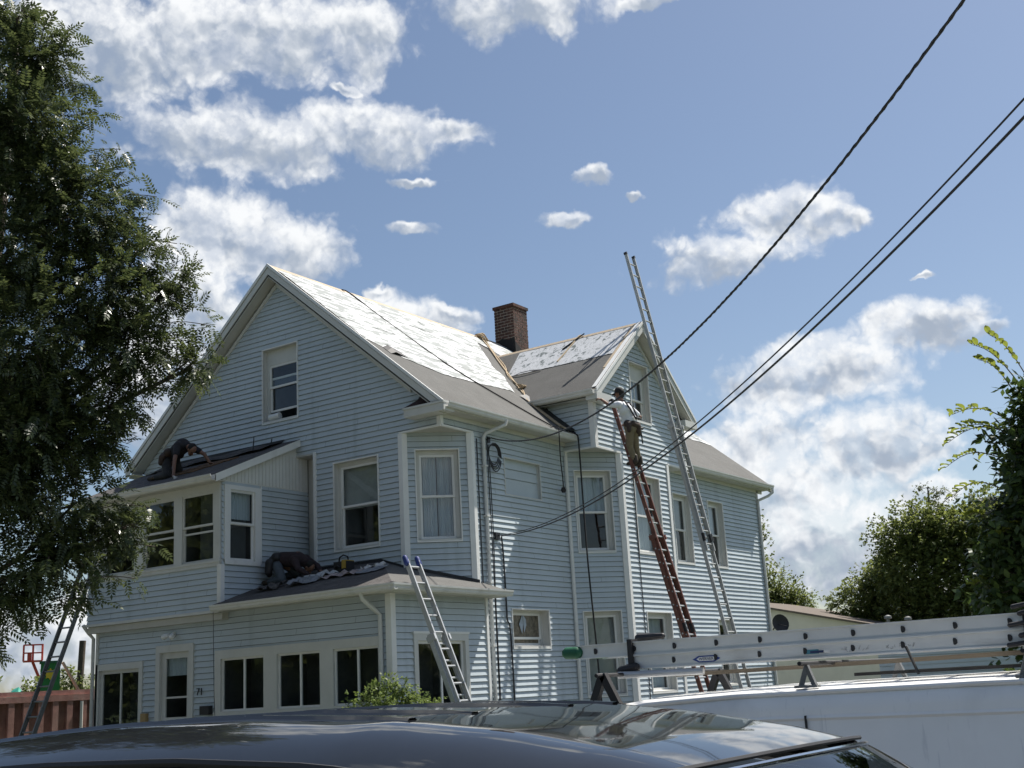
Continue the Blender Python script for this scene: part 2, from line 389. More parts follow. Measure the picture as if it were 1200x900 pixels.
def window(parent, pl, u0, u1, z0, z1, depth=.10, rail=.5, casing=.075, sash=.045, inside='room', head=0.0, channel=.022, proud=.036,
           grid=None, lower_open=0.0, label=None, mats=('white', 'trim'), sill=True, glass='glass'):
    """channel edge round the opening, recessed casing, two sashes with their panes, a room or curtain behind"""
    mb = MB()
    for a, b, c, d in ((u0 - channel, u0, z0 - channel, z1 + channel), (u1, u1 + channel, z0 - channel, z1 + channel), (u0, u1, z1, z1 + channel), (u0, u1, z0 - channel, z0)):
        pl.box(mb, a, b, c, d, -.01, proud)
    win = mb.build('window', mats[0], parent)
    if label: win['label'] = label
    mb = MB(); k = casing
    for a, b, c, d in ((u0, u0 + k, z0 + .06, z1 - k - head), (u1 - k, u1, z0 + .06, z1 - k - head), (u0, u1, z1 - k - head, z1)):
        pl.box(mb, a, b, c, d, -depth - .05, -depth)
    for a, b, c, d in ((u0 - .006, u0, z0, z1), (u1, u1 + .006, z0, z1), (u0, u1, z1, z1 + .006)):
        pl.box(mb, a, b, c, d, -depth - .05, .0)
    mb.build('window_casing', mats[1], win)
    mb = MB(); mb.hexa([pl.p(u0, z0, -depth - .05), pl.p(u1, z0, -depth - .05), pl.p(u1, z0 - .01, .03), pl.p(u0, z0 - .01, .03),
                        pl.p(u0, z0 + .06, -depth - .05), pl.p(u1, z0 + .06, -depth - .05), pl.p(u1, z0 + .035, .03), pl.p(u0, z0 + .035, .03)])
    mb.build('window_sill', mats[1], win)
    a, b, c, d = u0 + k, u1 - k, z0 + .06, z1 - k - head
    zm = c + (d - c) * rail
    for (za, zb, o) in ((zm - .02, d, -depth - .012), (c + lower_open, zm + .022 + lower_open, -depth - .04)):
        mb = MB(); s = sash
        for q in ((a, a + s, za, zb), (b - s, b, za, zb), (a + s, b - s, zb - s, zb), (a + s, b - s, za, za + s)):
            pl.box(mb, *q, o - .03, o)
        if grid:
            for g in range(1, grid): 
                uu = a + s + (b - a - 2 * s) * g / grid; pl.box(mb, uu - .01, uu + .01, za + s, zb - s, o - .022, o - .006)
        mb.build('sash', mats[0], win)
        mb = MB(); mb.quad(pl.p(a + s, za + s, o - .016), pl.p(b - s, za + s, o - .016), pl.p(b - s, zb - s, o - .016), pl.p(a + s, zb - s, o - .016))
        mb.build('pane', glass, win)
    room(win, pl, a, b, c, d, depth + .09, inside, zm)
    return win
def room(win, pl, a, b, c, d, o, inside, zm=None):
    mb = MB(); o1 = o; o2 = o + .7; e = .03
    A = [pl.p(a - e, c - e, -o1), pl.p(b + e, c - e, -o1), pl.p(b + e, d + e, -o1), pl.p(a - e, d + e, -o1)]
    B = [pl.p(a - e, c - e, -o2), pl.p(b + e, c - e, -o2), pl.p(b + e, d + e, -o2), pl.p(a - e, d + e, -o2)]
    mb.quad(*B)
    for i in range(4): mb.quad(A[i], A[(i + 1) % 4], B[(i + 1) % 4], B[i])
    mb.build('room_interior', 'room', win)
    if inside in ('curtain', 'half'):
        for half in ((0, 1) if inside == 'curtain' else (0,)):
            mb = MB(); n = 26; lo = c if inside == 'curtain' else zm
            ua = a + (b - a) * (.0 if half == 0 else .52); ub = a + (b - a) * (.49 if half == 0 else 1.0)
            if inside == 'half': ub = b
            row = [(ua + (ub - ua) * i / n, .05 + .014 * math.sin(i * 1.9 + half) + .006 * math.sin(i * 5.1)) for i in range(n + 1)]
            for (p0, q0), (p1, q1) in zip(row[:-1], row[1:]):
                mb.quad(pl.p(p0, lo, -o1 - q0), pl.p(p1, lo, -o1 - q1), pl.p(p1, d, -o1 - q1), pl.p(p0, d, -o1 - q0))
            mb.build('curtain', 'curtain', win, smooth=True)
    if inside in ('blind', 'halfblind'):
        zz = d; lo = c if inside == 'blind' else zm
        mb = MB()
        while zz > lo:
            mb.quad(pl.p(a, zz, -o1 - .03), pl.p(b, zz, -o1 - .03), pl.p(b, zz - .05, -o1 - .014), pl.p(a, zz - .05, -o1 - .014)); zz -= .045
        kind(mb.build('blind', 'blind', win), 'stuff')
def sheetbox(mb, pts, t):   # thin slab under a polygon of roof points
    n = (Vector(pts[1]) - Vector(pts[0])).cross(Vector(pts[2]) - Vector(pts[0])).normalized()
    if n.z < 0: n = -n
    mb.prism(pts, -n * t)
def gutter(parent, p, q, out, name='gutter'):
    p = Vector(p); q = Vector(q); o = Vector(out).normalized(); z = Vector((0, 0, 1))
    prof = [(0, .0), (0, -.105), (.075, -.115), (.098, -.085), (.102, -.055), (.122, -.03), (.125, .0), (.113, .0), (.108, -.028), (.09, -.06), (.072, -.1), (.012, -.092), (.012, 0)]
    mb = MB(); mb.loft([[x + o * a + z * b for a, b in prof] for x in (p, q)])
    return mb.build(name, 'gutter', parent)
def downspout(parent, path, w=.07, d=.05, m='gutter'):
    mb = MB(); mb.tube(path, w * .55, 8)
    return mb.build('downspout', m, parent, smooth=True)
def cornerboard(parent, pa, ua, da, pb, ub, db, z0, z1, w=.085, m='white', x=0.0):
    mb = MB(); pa.box(mb, min(ua - da * x, ua + da * w), max(ua - da * x, ua + da * w), z0, z1, -.005, .042)
    if pb: pb.box(mb, min(ub - db * x, ub + db * w), max(ub - db * x, ub + db * w), z0, z1, -.005, .0405)
    return mb.build('corner_board', m, parent)

# ------------------------------------------------------------------ ground, street
ST = -.40
def sheet(name, x0, x1, y0, y1, z, m, nx=1, ny=1, amp=0):
    mb = MB(); vs = []; fs = []
    for j in range(ny + 1):
        for i in range(nx + 1):
            vs.append((x0 + (x1 - x0) * i / nx, y0 + (y1 - y0) * j / ny, z))
    for j in range(ny):
        for i in range(nx):
            a = j * (nx + 1) + i; fs.append((a, a + 1, a + nx + 2, a + nx + 1))
    mb.add(vs, fs); return kind(mb.build(name, m), 'structure')
sheet('ground', -1500, 1500, -1500, 1500, ST - .25, 'grass')
sheet('street', -150, 150, -17.2, -8.7, ST, 'asphalt')
for y0, y1, nm in ((-8.7, -8.55, 'kerb'), (-17.35, -17.2, 'kerb')):
    kind(MB().box((-150, y0, ST - .3), (150, y1, ST + .13)).build(nm, 'concrete'), 'structure')
sheet('grass_verge', -150, 150, -8.55, -7.6, ST + .12, 'grass')
pv = sheet('pavement', -60, 60, -7.6, -6.1, ST + .115, 'concrete')
slab0 = None
for i in range(-12, 16):      # paving slabs of the footpath with open joints
    x = i * 1.5
    if slab0 is None:
        slab0 = MB().box((0.006, 0, 0), (1.494, 1.49, .03)).build('paving_slab', 'concrete', pv, loc=(x, -7.595, ST + .116)); slab0.name = 'paving_slab'
    else: dup(slab0, pv, (x, -7.595, ST + .116 + random.uniform(0, .004)))
pv2 = sheet('pavement', -60, 60, -19.2, -17.35, ST + .12, 'concrete')
lawn = MB(); lawn.add([(-70, -6.1, ST + .12), (70, -6.1, ST + .12), (70, -4.2, -.02), (-70, -4.2, -.02), (70, 90, -.02), (-70, 90, -.02)], [(0, 1, 2, 3), (3, 2, 4, 5)])
kind(lawn.build('lawn', 'grass'), 'structure')
kind(MB().box((1.2, -4.2, -.019), (6.2, 14.5, .0)).build('driveway', 'asphalt'), 'structure')

# ------------------------------------------------------------------ house
W, LEN, E_, O_ = 8.634, 14.86, .335, .30
HE, HR, XM = 6.94, 10.82, -4.317
SL = .834; K0 = HE + SL * E_
mroof = lambda x: K0 - SL * (x if x > XM else 2 * XM - x)
Y1, Y2, YM, D_, DD = 4.45, 8.79, 6.62, .79, 1.02
HS, HS2 = 6.56, 6.607
HE2, HR2, SL2 = 7.83, 9.88, .851
wroof = lambda y: HE2 + SL2 * ((y - 4.21) if y < YM else (2 * YM - y - 4.21))
CH = .945
house = empty('house', (XM, 6, 0), 'pale blue clapboard house with a stripped gable roof under repair and a brick chimney', 'house')
PA = Plane((0, 0, 0), (1, 0, 0), (0, -1, 0)); PB = Plane((0, 0, 0), (0, 1, 0), (1, 0, 0))
PC = Plane((-CH, 0, 0), (1, 1, 0), (1, -1, 0)); LC = CH * math.sqrt(2)
P1 = Plane((0, Y1, 0), (D_, DD, 0), (DD, -D_, 0)); L1 = math.hypot(D_, DD)
P2 = Plane((D_, 0, 0), (0, 1, 0), (1, 0, 0))
P3 = Plane((D_, Y2 - DD, 0), (-D_, DD, 0), (DD, D_, 0))
PK = Plane((0, Y1, 0), (1, 0, 0), (0, -1, 0)); PK2 = Plane((0, Y2, 0), (-1, 0, 0), (0, 1, 0))
PF = Plane((0, -1.85, 0), (1, 0, 0), (0, -1, 0)); XP = .20; PS = Plane((XP, 0, 0), (0, 1, 0), (1, 0, 0))
XS, XL, YS = -3.81, -7.80, -2.04
SF = Plane((0, YS, 0), (1, 0, 0), (0, -1, 0)); SR_ = Plane((XS, 0, 0), (0, 1, 0), (1, 0, 0)); SLF = Plane((XL, 0, 0), (0, -1, 0), (-1, 0, 0))

attic = (-4.76, -3.74, 7.37, 9.0); awin = (-2.74, -1.58, 4.44, 6.21)
wA = wall(house, PA, lambda z: (-W, -CH) if z < HS else ((-W, 0) if z < 6.9 else (XM - (10.5 - z) / SL, XM + (10.5 - z) / SL)), 3.2, 10.49,
     [attic, awin, (XS, -3.30, 3.9, 6.52)], [HS, 6.9])
cwin = (.245, 1.084, 4.43, 6.21)
wall(house, PC, lambda z: (0, LC), 3.3, HS, [cwin])
bblank = (2.06, 3.36, 5.44, 6.18); bst = (2.06, 3.38, 2.38, 3.13)
wall(house, PB, lambda z: (CH, Y1) if z < HS else (0, Y1), .3, 6.80, [bblank, bst], [HS])
r1, r2, r3 = (9.45, 10.38, 4.44, 6.19), (11.45, 12.37, 4.44, 6.19), (11.48, 12.37, 1.4, 3.06)
wall(house, PB, lambda z: (Y2, LEN), .3, 6.80, [r1, r2, r3])
w12, w11 = (.187, 1.028, 4.395, 6.18), (.19, 1.05, 1.35, 3.115)
wall(house, P1, lambda z: (0, L1), .3, HS2, [w12, w11])
f2, f1, fg = (6.05, 7.23, 4.4, 6.18), (6.16, 7.30, 1.35, 3.09), (6.22, 7.10, 7.47, 8.87)
wall(house, P2, lambda z: (Y1 + DD, Y2 - DD) if z < HS2 else ((Y1, Y2) if z < 7.73 else (YM - (9.58 - z) / SL2, YM + (9.58 - z) / SL2)), .3, 9.57, [f2, f1, fg], [HS2, 7.73])
wall(house, P3, lambda z: (0, L1), .3, HS2)
wall(house, PK, lambda z: (0 if z < 6.85 else (K0 - z) / SL - .02, D_), HS2, 7.72, (), [6.85])
wall(house, PK2, lambda z: (-D_, 0 if z < 6.85 else -(K0 - z) / SL), HS2, 7.72, (), [6.85], siding=False)
wall(house, Plane((-W, 0, 0), (0, -1, 0), (-1, 0, 0)), lambda z: (-LEN, 0), .3, 6.8, siding=False)
wall(house, Plane((0, LEN, 0), (-1, 0, 0), (0, 1, 0)), lambda z: (0, W) if z < 6.9 else (-XM - (10.5 - z) / SL, -XM + (10.5 - z) / SL), .3, 10.49, (), [6.9], siding=False)
MB().box((-W + .03, .03, -.02), (-.03, LEN - .03, .32)).build('foundation', 'concrete', house)
MB().box((0, Y1 + .5, -.02), (D_ - .1, Y2 - .5, .31)).build('foundation', 'concrete', house)

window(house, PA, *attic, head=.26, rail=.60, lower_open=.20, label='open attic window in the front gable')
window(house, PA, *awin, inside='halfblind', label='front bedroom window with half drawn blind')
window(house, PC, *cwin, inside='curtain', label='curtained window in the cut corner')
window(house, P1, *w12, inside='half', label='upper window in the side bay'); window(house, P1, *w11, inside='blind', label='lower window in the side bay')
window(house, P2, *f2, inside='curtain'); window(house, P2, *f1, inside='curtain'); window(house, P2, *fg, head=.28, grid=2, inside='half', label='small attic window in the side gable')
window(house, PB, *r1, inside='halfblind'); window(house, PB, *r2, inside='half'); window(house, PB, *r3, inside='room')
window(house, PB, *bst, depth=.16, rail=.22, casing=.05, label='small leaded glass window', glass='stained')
# blocked-up window: recessed frame filled with siding
mb = MB(); a, b, c, d = bblank
for q in ((a - .022, a, c - .022, d + .022), (b, b + .022, c - .022, d + .022), (a, b, d, d + .022), (a, b, c - .022, c)): PB.box(mb, *q, -.01, .03)
for q in ((a - .006, a, c, d), (b, b + .006, c, d), (a, b, d, d + .006), (a, b, c - .006, c)): PB.box(mb, *q, -.10, 0)
bw = mb.build('window', 'trim', house); bw['label'] = 'blocked up window filled with siding'
PBr = Plane((-.07, 0, 0), (0, 1, 0), (1, 0, 0))
wall(bw, PBr, lambda z: (a, b), c, d, siding=False, name='infill_panel')
for zz, h in ((c, .34), (c + .35, .19), (c + .55, d - c - .55)):
    mb = MB(); mb.quad(PBr.p(a, zz, .02), PBr.p(b, zz, .02), PBr.p(b, zz + h, .004), PBr.p(a, zz + h, .004)); mb.quad(PBr.p(a, zz, 0), PBr.p(b, zz, 0), PBr.p(b, zz, .02), PBr.p(a, zz, .02)); mb.build('infill_board', 'siding', bw)
# leaded pattern of the small window
mb = MB(); cu, cz = (bst[0] + bst[1]) / 2 - .03, 2.86
for pts in (((-.13, 0), (0, .19), (.02, 0), (-.03, -.19)), ((.02, .19), (.12, .1), (.13, -.02), (.04, -.17))):
    mb.poly([PB.p(cu + u, cz + z, -.172) for u, z in pts])
mb.build('leaded_motif', mat('pale_glass', (.34, .40, .47), .3), house)

# ---- roofs
def roofpart(name, pts, t, m, parent):
    mb = MB(); sheetbox(mb, pts, t); return mb.build(name, m, parent)
ye0, ye1 = -O_, LEN + .325
roof = roofpart('roof', [(E_, ye0, HE), (E_, ye1, HE), (XM, ye1, HR), (XM, ye0, HR)], .05, 'deck', house)
roofpart('roof', [(2 * XM - E_, ye0, HE), (2 * XM - E_, ye1, HE), (XM, ye1, HR), (XM, ye0, HR)], .05, 'shingle', house)
vx = lambda z: (K0 - z) / SL
wro = roofpart('roof', [(1.055, 4.21, HE2), (vx(HE2), 4.21, HE2), (vx(HR2), YM, HR2), (1.055, YM, HR2)], .05, 'deck', house)
roofpart('roof', [(1.055, 2 * YM - 4.21, HE2), (vx(HE2), 2 * YM - 4.21, HE2), (vx(HR2), YM, HR2), (1.055, YM, HR2)], .05, 'felt', house)
def drape(name, parent, m, f, ys, edge, up=.012, amp=.006, n=20, seed=1):
    """a sheet on a roof: f(s,t)->point on the plane; edge(t)->(s0,s1) with ragged ends"""
    rr = np.random.default_rng(seed); mb = MB(); rows = []
    for t in ys:
        s0, s1 = edge(t); row = []
        for i in range(n + 1):
            s_ = s0 + (s1 - s0) * i / n
            p = Vector(f(s_, t)); p.z += up + amp * rr.random(); row.append(p)
        rows.append(row)
    mb.loft(rows, cap=False, closed=False); return mb.build(name, m, parent, smooth=True)
def lin(pts):
    xs = [p[0] for p in pts]; vs = [p[1] for p in pts]
    return lambda t: float(np.interp(t, xs, vs))
FM = lambda x, y: (x, y, mroof(x)); FW = lambda y, x: (x, y, wroof(y))
_q = random.Random(5); wob = lambda a: a + _q.uniform(-.03, .03)
drape('roofing_felt', roof, 'felt', FM, np.linspace(ye0 + .01, 4.2, 30), lambda t: (XM + .26, E_ - .004), .006, .003, 16, 3)
drape('roofing_felt', roof, 'felt', FM, np.linspace(4.2, YM - .02, 20), lambda t: (XM + .26, vx(wroof(t)) - .02), .006, .003, 16, 4)
drape('roofing_felt', roof, 'felt', FM, np.linspace(YM, ye1 - .02, 40), lambda t: (XM + .26, min(E_ - .004, vx(wroof(t)) - .02) if t < 2 * YM - 4.21 else E_ - .004), .006, .003, 16, 5)
# white underlayment with printed marks
def undermat(name, lo):
    return dirty(dirty(mat(name, (.52, .53, .54), .5, var=.06, scale=3, bump=.3, bscale=7), (.09, .11, .10), 3.1, lo, lo + .05, (2.4, .66, 2.4), .88), (.20, .22, .21), 7.5, .57, .63, (3.2, .6, 3.2), .8)
MT['under'] = undermat('underlayment_sheet', .468); MT['under2'] = undermat('underlayment_strip', .56)
ub = lin([(-.3, -1.62), (.1, -1.42), (.35, -1.18), (.6, -1.12), (1.34, -.90), (2.63, -.95), (3.6, -1.06), (4.13, -1.10)])
cuts_ = [XM + .24, -3.30, -2.42, -1.66]
def lowedge(t):
    if t < 4.13: return ub(t)
    if t < YM: return vx(wroof(t)) - .38 - .25 * (t - 4.13 > .9)
    return min(-1.40, vx(wroof(t)) - .4) if t < 9.2 else -1.40
for ya, yb, n_ in ((ye0 + .03, 4.13, 40), (4.13, YM - .1, 24), (YM - .1, ye1 - .05, 44)):      # overlapping courses of sheet
    for k in range(4):
        a = cuts_[k]; b = cuts_[k + 1] + .07 if k < 3 else 9
        drape('underlayment', roof, 'under', FM, np.linspace(ya, yb, n_), lambda t: (min(a, lowedge(t) - .02), min(b + _q.uniform(-.008, .008), lowedge(t) + _q.uniform(-.012, .012))), .034 - .006 * k, .012, 9, 6 + k)
# dark curled flap at the torn edge
mb = MB(); mb.loft([[Vector(FM(x, y)) + Vector((0, 0, h)) for y, h in ((.05, .02), (.2, .09 + k), (.42, .06 + k), (.62, .02))] for x, k in ((-1.42, 0), (-1.30, .02), (-1.20, -.01))], cap=False, closed=False)
mb.build('curled_flap', 'tar', roof)
# wing: felt and a strip of underlayment
drape('roofing_felt', wro, 'felt', lambda x, y: FW(y, x), np.linspace(4.215, YM - .1, 24), lambda t: (vx(wroof(t)) + .02, 1.04 - .2 * (t > 4.9)), .006, .003, 20, 9)
drape('underlayment', wro, 'under2', lambda x, y: FW(y, x), np.linspace(5.46, 6.46, 12), lambda t: (-2.12 - .25 * (t - 5.46), .83), .014, .012, 24, 10)
mb = MB(); mb.loft([[Vector(FW(y, x)) + Vector((0, 0, h)) for x, h in ((-1.95, .02), (-1.7, .07), (-1.4, .07), (-1.1, .03))] for y in (5.44, 5.40)], cap=False, closed=False); mb.build('curled_flap', 'tar', wro)

def rake(a, b, depth, thick, out, m='trim', name='rake_board'):   # board hanging below a sloping roof edge
    a = Vector(a); b = Vector(b); d = Vector((0, 0, -depth)); o = Vector(out) * thick
    return MB().prism([a, b, b + d, a + d], o).build(name, m, house)
zt = lambda z: z - .012
for sgn in (1, -1):
    xe = E_ if sgn > 0 else 2 * XM - E_
    xs_ = xe - sgn * .02
    rake((xe, -O_ - .022, HE + .015), (XM, -O_ - .022, HR + .015), .075, .03, (0, 1, 0), 'white')
    rake((xe - sgn * .02, -O_, HE - .06), (XM, -O_, HR - .075 + .0), .155, .024, (0, 1, 0), 'trim')
    mb = MB(); a = Vector((xe - sgn * .12, 0, mroof(xe - sgn * .12) - .30)); b = Vector((XM, 0, HR - .29))   # sloping soffit
    mb.prism([(a.x, -O_ + .02, a.z), (b.x, -O_ + .02, b.z), (b.x, 0, b.z), (a.x, 0, a.z)], (0, 0, .02)); mb.build('rake_soffit', 'soffit', house)
    rake((xe, ye1 - .0, HE), (XM, ye1 - .0, HR), .24, .025, (0, 1, 0))
    rake((xe - sgn * 1.0, -.045, HE - .08 + .55), (XM, -.045, HR - .36), .09, .04, (0, 1, 0), 'trim', 'frieze_board')
# eave soffit, fascia, gutters
for y0, y1 in ((-.30, Y1), (Y2, ye1)):
    MB().box((0, y0, 6.80), (E_ - .02, y1, 6.82)).build('soffit', 'soffit', house)
    MB().box((E_ - .02, y0, 6.795), (E_ - .001, y1, 6.925)).build('fascia', 'trim', house)
    MB().box((.0, y0 + (.32 if y0 < 0 else 0), 6.72), (.042, y1, 6.798)).build('frieze_board', 'trim', house)
MB().box((2 * XM - E_ + .02, -.3, 6.80), (-W, ye1, 6.82)).build('soffit', 'soffit', house)
gutter(house, (E_, -.27, HE - .012), (E_, 4.36, HE - .05), (1, 0, 0)); gutter(house, (E_, Y2 + .15, HE - .03), (E_, ye1 - .02, HE - .012), (1, 0, 0))
# cornice return at the front corner with its small dark roof
mb = MB(); mb.box((-.62, -O_ - .03, 6.76), (E_ + .02, .0, 6.93)); mb.box((-.64, -O_ - .05, 6.905), (E_ + .03, .0, 6.945)); mb.build('cornice_return', 'trim', house)
MB().prism([(-.64, -O_ - .03, 6.947), (.28, -O_ - .03, 6.947), (.06, -.05, 7.04), (-.25, -.05, 7.20), (-.55, -.05, 7.0)], (0, .01, .012)).build('return_roof', mat('brown_shingle', (.05, .03, .028), .95, var=.3, scale=20), house)
mb = MB(); mb.poly([(-.66, -.046, 6.95), (.26, -.046, 6.95), (-.30, -.046, 7.36)]); mb.build('gap_dark_sheet', 'tar', house)  # flat black sheet stands in for the dark of an open gap
# cut corner soffit and its little trims
MB().prism([(-CH, 0, HS), (0, 0, HS), (0, CH, HS)], (0, 0, .02)).build('corner_soffit', 'soffit', house)
mb = MB(); PA.box(mb, -CH - .05, .03, HS - .015, HS + .02, -.01, .046); PB.box(mb, 0, CH + .05, HS - .016, HS + .021, -.01, .045); mb.build('soffit_edge', 'white', house)
mb = MB(); PA.box(mb, -.05, .03, HS + .02, 6.75, -.01, .044); PB.box(mb, -.04, .05, HS + .02, 6.75, -.01, .043); mb.build('corner_board', 'white', house)
cornerboard(house, PA, -CH, -1, PC, 0, 1, 3.3, HS - .015, x=.0172); cornerboard(house, PC, LC, -1, PB, CH, 1, 3.3, HS - .016, x=.0172)
# wing
MB().prism([(0, Y1, HS2), (D_, Y1, HS2), (D_, Y1 + DD, HS2)], (0, 0, .02)).build('corner_soffit', 'soffit', house)
MB().prism([(0, Y2, HS2), (D_, Y2, HS2), (D_, Y2 - DD, HS2)], (0, 0, .02)).build('corner_soffit', 'soffit', house)
mb = MB(); PK.box(mb, 0, D_ + .03, HS2 - .02, HS2 + .02, -.01, .046); P2.box(mb, Y1 - .04, Y1 + DD + .03, HS2 - .021, HS2 + .021, -.01, .045); mb.build('soffit_edge', 'white', house)
mb = MB(); P2.box(mb, Y2 - DD - .03, Y2 + .03, HS2 - .021, HS2 + .021, -.01, .045); mb.build('soffit_edge', 'white', house)
cornerboard(house, PK, D_, -1, P2, Y1, 1, HS2 + .021, 7.70, x=.0415); cornerboard(house, P1, L1, -1, P2, Y1 + DD, 1, .3, HS2 - .021, .10, x=.0172)
cornerboard(house, P2, Y2 - DD, -1, P3, 0, 1, .3, HS2 - .021, .09, x=.0172); cornerboard(house, P2, Y2, -1, None, 0, 0, HS2 + .021, 7.70)
cornerboard(house, PB, Y1, -1, P1, 0, 1, .3, HS2 - .02, .045); cornerboard(house, PB, LEN, -1, None, 0, 0, .3, 6.79, .09, 'trim')
for sgn in (1, -1):
    ye = 4.21 if sgn > 0 else 2 * YM - 4.21
    rake((1.077, ye, HE2 + .012), (1.077, YM, HR2 + .012), .07, .03, (-1, 0, 0), 'white')
    rake((1.055, ye + sgn * .02, HE2 - .055), (1.055, YM, HR2 - .07), .17, .024, (-1, 0, 0), 'trim')
    mb = MB(); mb.prism([(D_, ye + sgn * .14, wroof(ye + sgn * .14) - .28), (1.035, ye + sgn * .14, wroof(ye + sgn * .14) - .28), (1.035, YM, HR2 - .27), (D_, YM, HR2 - .27)], (0, 0, .02)); mb.build('rake_soffit', 'soffit', house)
    rake((D_ + .045, ye + sgn * .34, HE2 - .05), (D_ + .045, YM, HR2 - .34), .08, .04, (-1, 0, 0), 'trim', 'frieze_board')
    x0 = vx(HE2) + .02
    MB().box((x0 + .1, min(ye, ye + sgn * .24), 7.665), (1.04, max(ye, ye + sgn * .24), 7.69)).build('soffit', 'soffit', house)
    MB().box((x0, ye if sgn > 0 else ye - .018, 7.66), (1.04, ye + .018 if sgn > 0 else ye, 7.815)).build('fascia', 'trim', house)
    gutter(house, (x0 - .02, ye, HE2 - .02), (1.02, ye, HE2 - .012), (0, -sgn, 0))
    MB().box((D_ + .002, min(ye - sgn * .02, ye + sgn * .62), 7.60), (1.075, max(ye - sgn * .02, ye + sgn * .62), 7.76)).build('cornice_return', 'trim', house)
    mb = MB(); mb.poly([(D_ + .046, ye + sgn * .05, 7.765), (D_ + .046, ye + sgn * .62, 7.765), (D_ + .046, ye + sgn * .52, 8.06)]); mb.build('gap_dark_sheet', 'tar', house)  # another flat black sheet in place of a dark gap
# step flashing beside the wing cheek
mb = MB(); mb.prism([(x, Y1 - .022, mroof(x) + h) for x, h in ((.33, .0), (-.72, 0), (-.72, .16), (.33, .05))], (0, .012, 0)); mb.build('step_flashing', 'tar', house)
mb = MB(); mb.loft([[Vector((x, y, mroof(x) + .05 + .03 * k)) for x in np.linspace(.33, -.9, 8)] for k, y in enumerate((Y1 - .30, Y1 - .16, Y1 - .03))], cap=False, closed=False); mb.build('torn_flashing', 'tar', house)
# bare wood strips at the wing rake
mb = MB(); sheetbox(mb, [Vector(FW(y, x)) + Vector((0, 0, .016)) for x, y in ((.84, 4.95), (1.04, 4.95), (1.04, 6.55), (.84, 6.55))], .008); mb.build('bare_board', 'deck', wro)
mb = MB(); sheetbox(mb, [Vector(FW(y, x)) + Vector((0, 0, .030)) for x, y in ((.93, 4.24), (1.04, 4.24), (1.04, 6.58), (.93, 6.58))], .006); mb.build('metal_edge', 'white', wro)

# ---- chimney
ch = MB().box((-4.43, 8.41, 9.6), (-3.81, 9.07, 11.82)).build('chimney', 'mortar', house)
mb = MB(); bh, bl, g = .064, .20, .018; nz = 0; z = 9.62; x0, x1, y0, y1 = -4.44, -3.80, 8.40, 9.08
while z < 11.80:
    sh = (nz % 2) * .108
    for axis in (0, 1):
        lo, hi = (x0, x1) if axis == 0 else (y0, y1)
        p = lo - sh
        while p < hi - .02:
            a, b = max(p, lo), min(p + bl, hi); p += bl + g
            if b - a < .03: continue
            j = random.uniform(-.004, .004)
            for side in (0, 1):
                if axis == 0:
                    if side == 0: mb.box((a, y0 - j, z), (b, y0 + .05, z + bh))
                    else: mb.box((a, y1 - .05, z), (b, y1 + j, z + bh))
                else:
                    if side == 0: mb.box((x0 - j, a + .001, z + .0005), (x0 + .05, b - .001, z + bh - .0005))
                    else: mb.box((x1 - .05, a + .001, z + .0005), (x1 + j, b - .001, z + bh - .0005))
    z += bh + g; nz += 1
kind(mb.build('brickwork', 'brickc', ch), 'stuff')
MB().box((-4.47, 8.37, 11.80), (-3.77, 9.11, 11.88)).build('chimney_cap', 'brickc', ch)
mb = MB(); mb.prism([(-4.46, 8.385, 10.3), (-3.785, 8.385, 10.2), (-3.785, 8.385, 10.90), (-4.0, 8.385, 10.86), (-4.2, 8.385, 10.93), (-4.46, 8.385, 10.84)], (0, .012, 0))
mb.prism([(-3.785, 8.385, 10.2), (-3.785, 9.1, 10.2), (-3.785, 9.1, 10.50), (-3.785, 8.7, 10.58), (-3.785, 8.385, 10.78)], (.012, 0, 0)); mb.build('chimney_flashing', 'soot', ch)

# ---- first floor porch
d0 = (-7.69, -6.22, .45, 2.53); d1 = (-5.82, -4.73, .45, 2.79); tri = (-4.13, 0.02, 1.42, 2.60); pw = (-1.29, .29, 1.2, 2.645)
wall(house, PF, lambda z: (-7.70, XP), .45, 3.30, [d0, d1, tri])
wall(house, PS, lambda z: (-1.85, .95), .45, 3.30, [pw])
wall(house, Plane((-7.70, 0, 0), (0, -1, 0), (-1, 0, 0)), lambda z: (0, 1.85), .45, 3.17)
wall(house, Plane((XP, .95, 0), (-1, 0, 0), (0, 1, 0)), lambda z: (0, XP), .45, 3.4)
MB().box((-7.66, -1.81, -.02), (XP - .04, -.02, .46)).build('foundation', 'concrete', house)
cornerboard(house, PF, XP, -1, PS, -1.85, 1, .45, 3.30, x=.0415); cornerboard(house, PS, .95, -1, None, 0, 0, .45, 3.3, .07); cornerboard(house, PF, -7.70, 1, None, 0, 0, .45, 3.17, .075, 'trim')
def flatframe(name, pl, q, w, proud, m='trim', parent=house, top=None):
    a, b, c, d = q; mb = MB(); t = top or w
    for r in ((a, a + w, c, d - t), (b - w, b, c, d - t), (a, b, d - t, d)): pl.box(mb, *r, -.03, proud)
    return mb.build(name, m, parent)
def pane(win, pl, q, o, frame=.035, glass='glass', m='white', bars=(), hbars=()):
    a, b, c, d = q; mb = MB()
    for r in ((a, a + frame, c, d), (b - frame, b, c, d), (a + frame, b - frame, c, c + frame), (a + frame, b - frame, d - frame, d)): pl.box(mb, *r, o - .03, o)
    for u in bars: pl.box(mb, u - .022, u + .022, c + frame, d - frame, o - .035, o - .004)
    for z in hbars: pl.box(mb, a + frame, b - frame, z - .018, z + .018, o - .034, o - .003)
    mb.build('sash', m, win)
    MB().quad(pl.p(a + frame, c + frame, o - .018), pl.p(b - frame, c + frame, o - .018), pl.p(b - frame, d - frame, o - .018), pl.p(a + frame, d - frame, o - .018)).build('pane', glass, win)
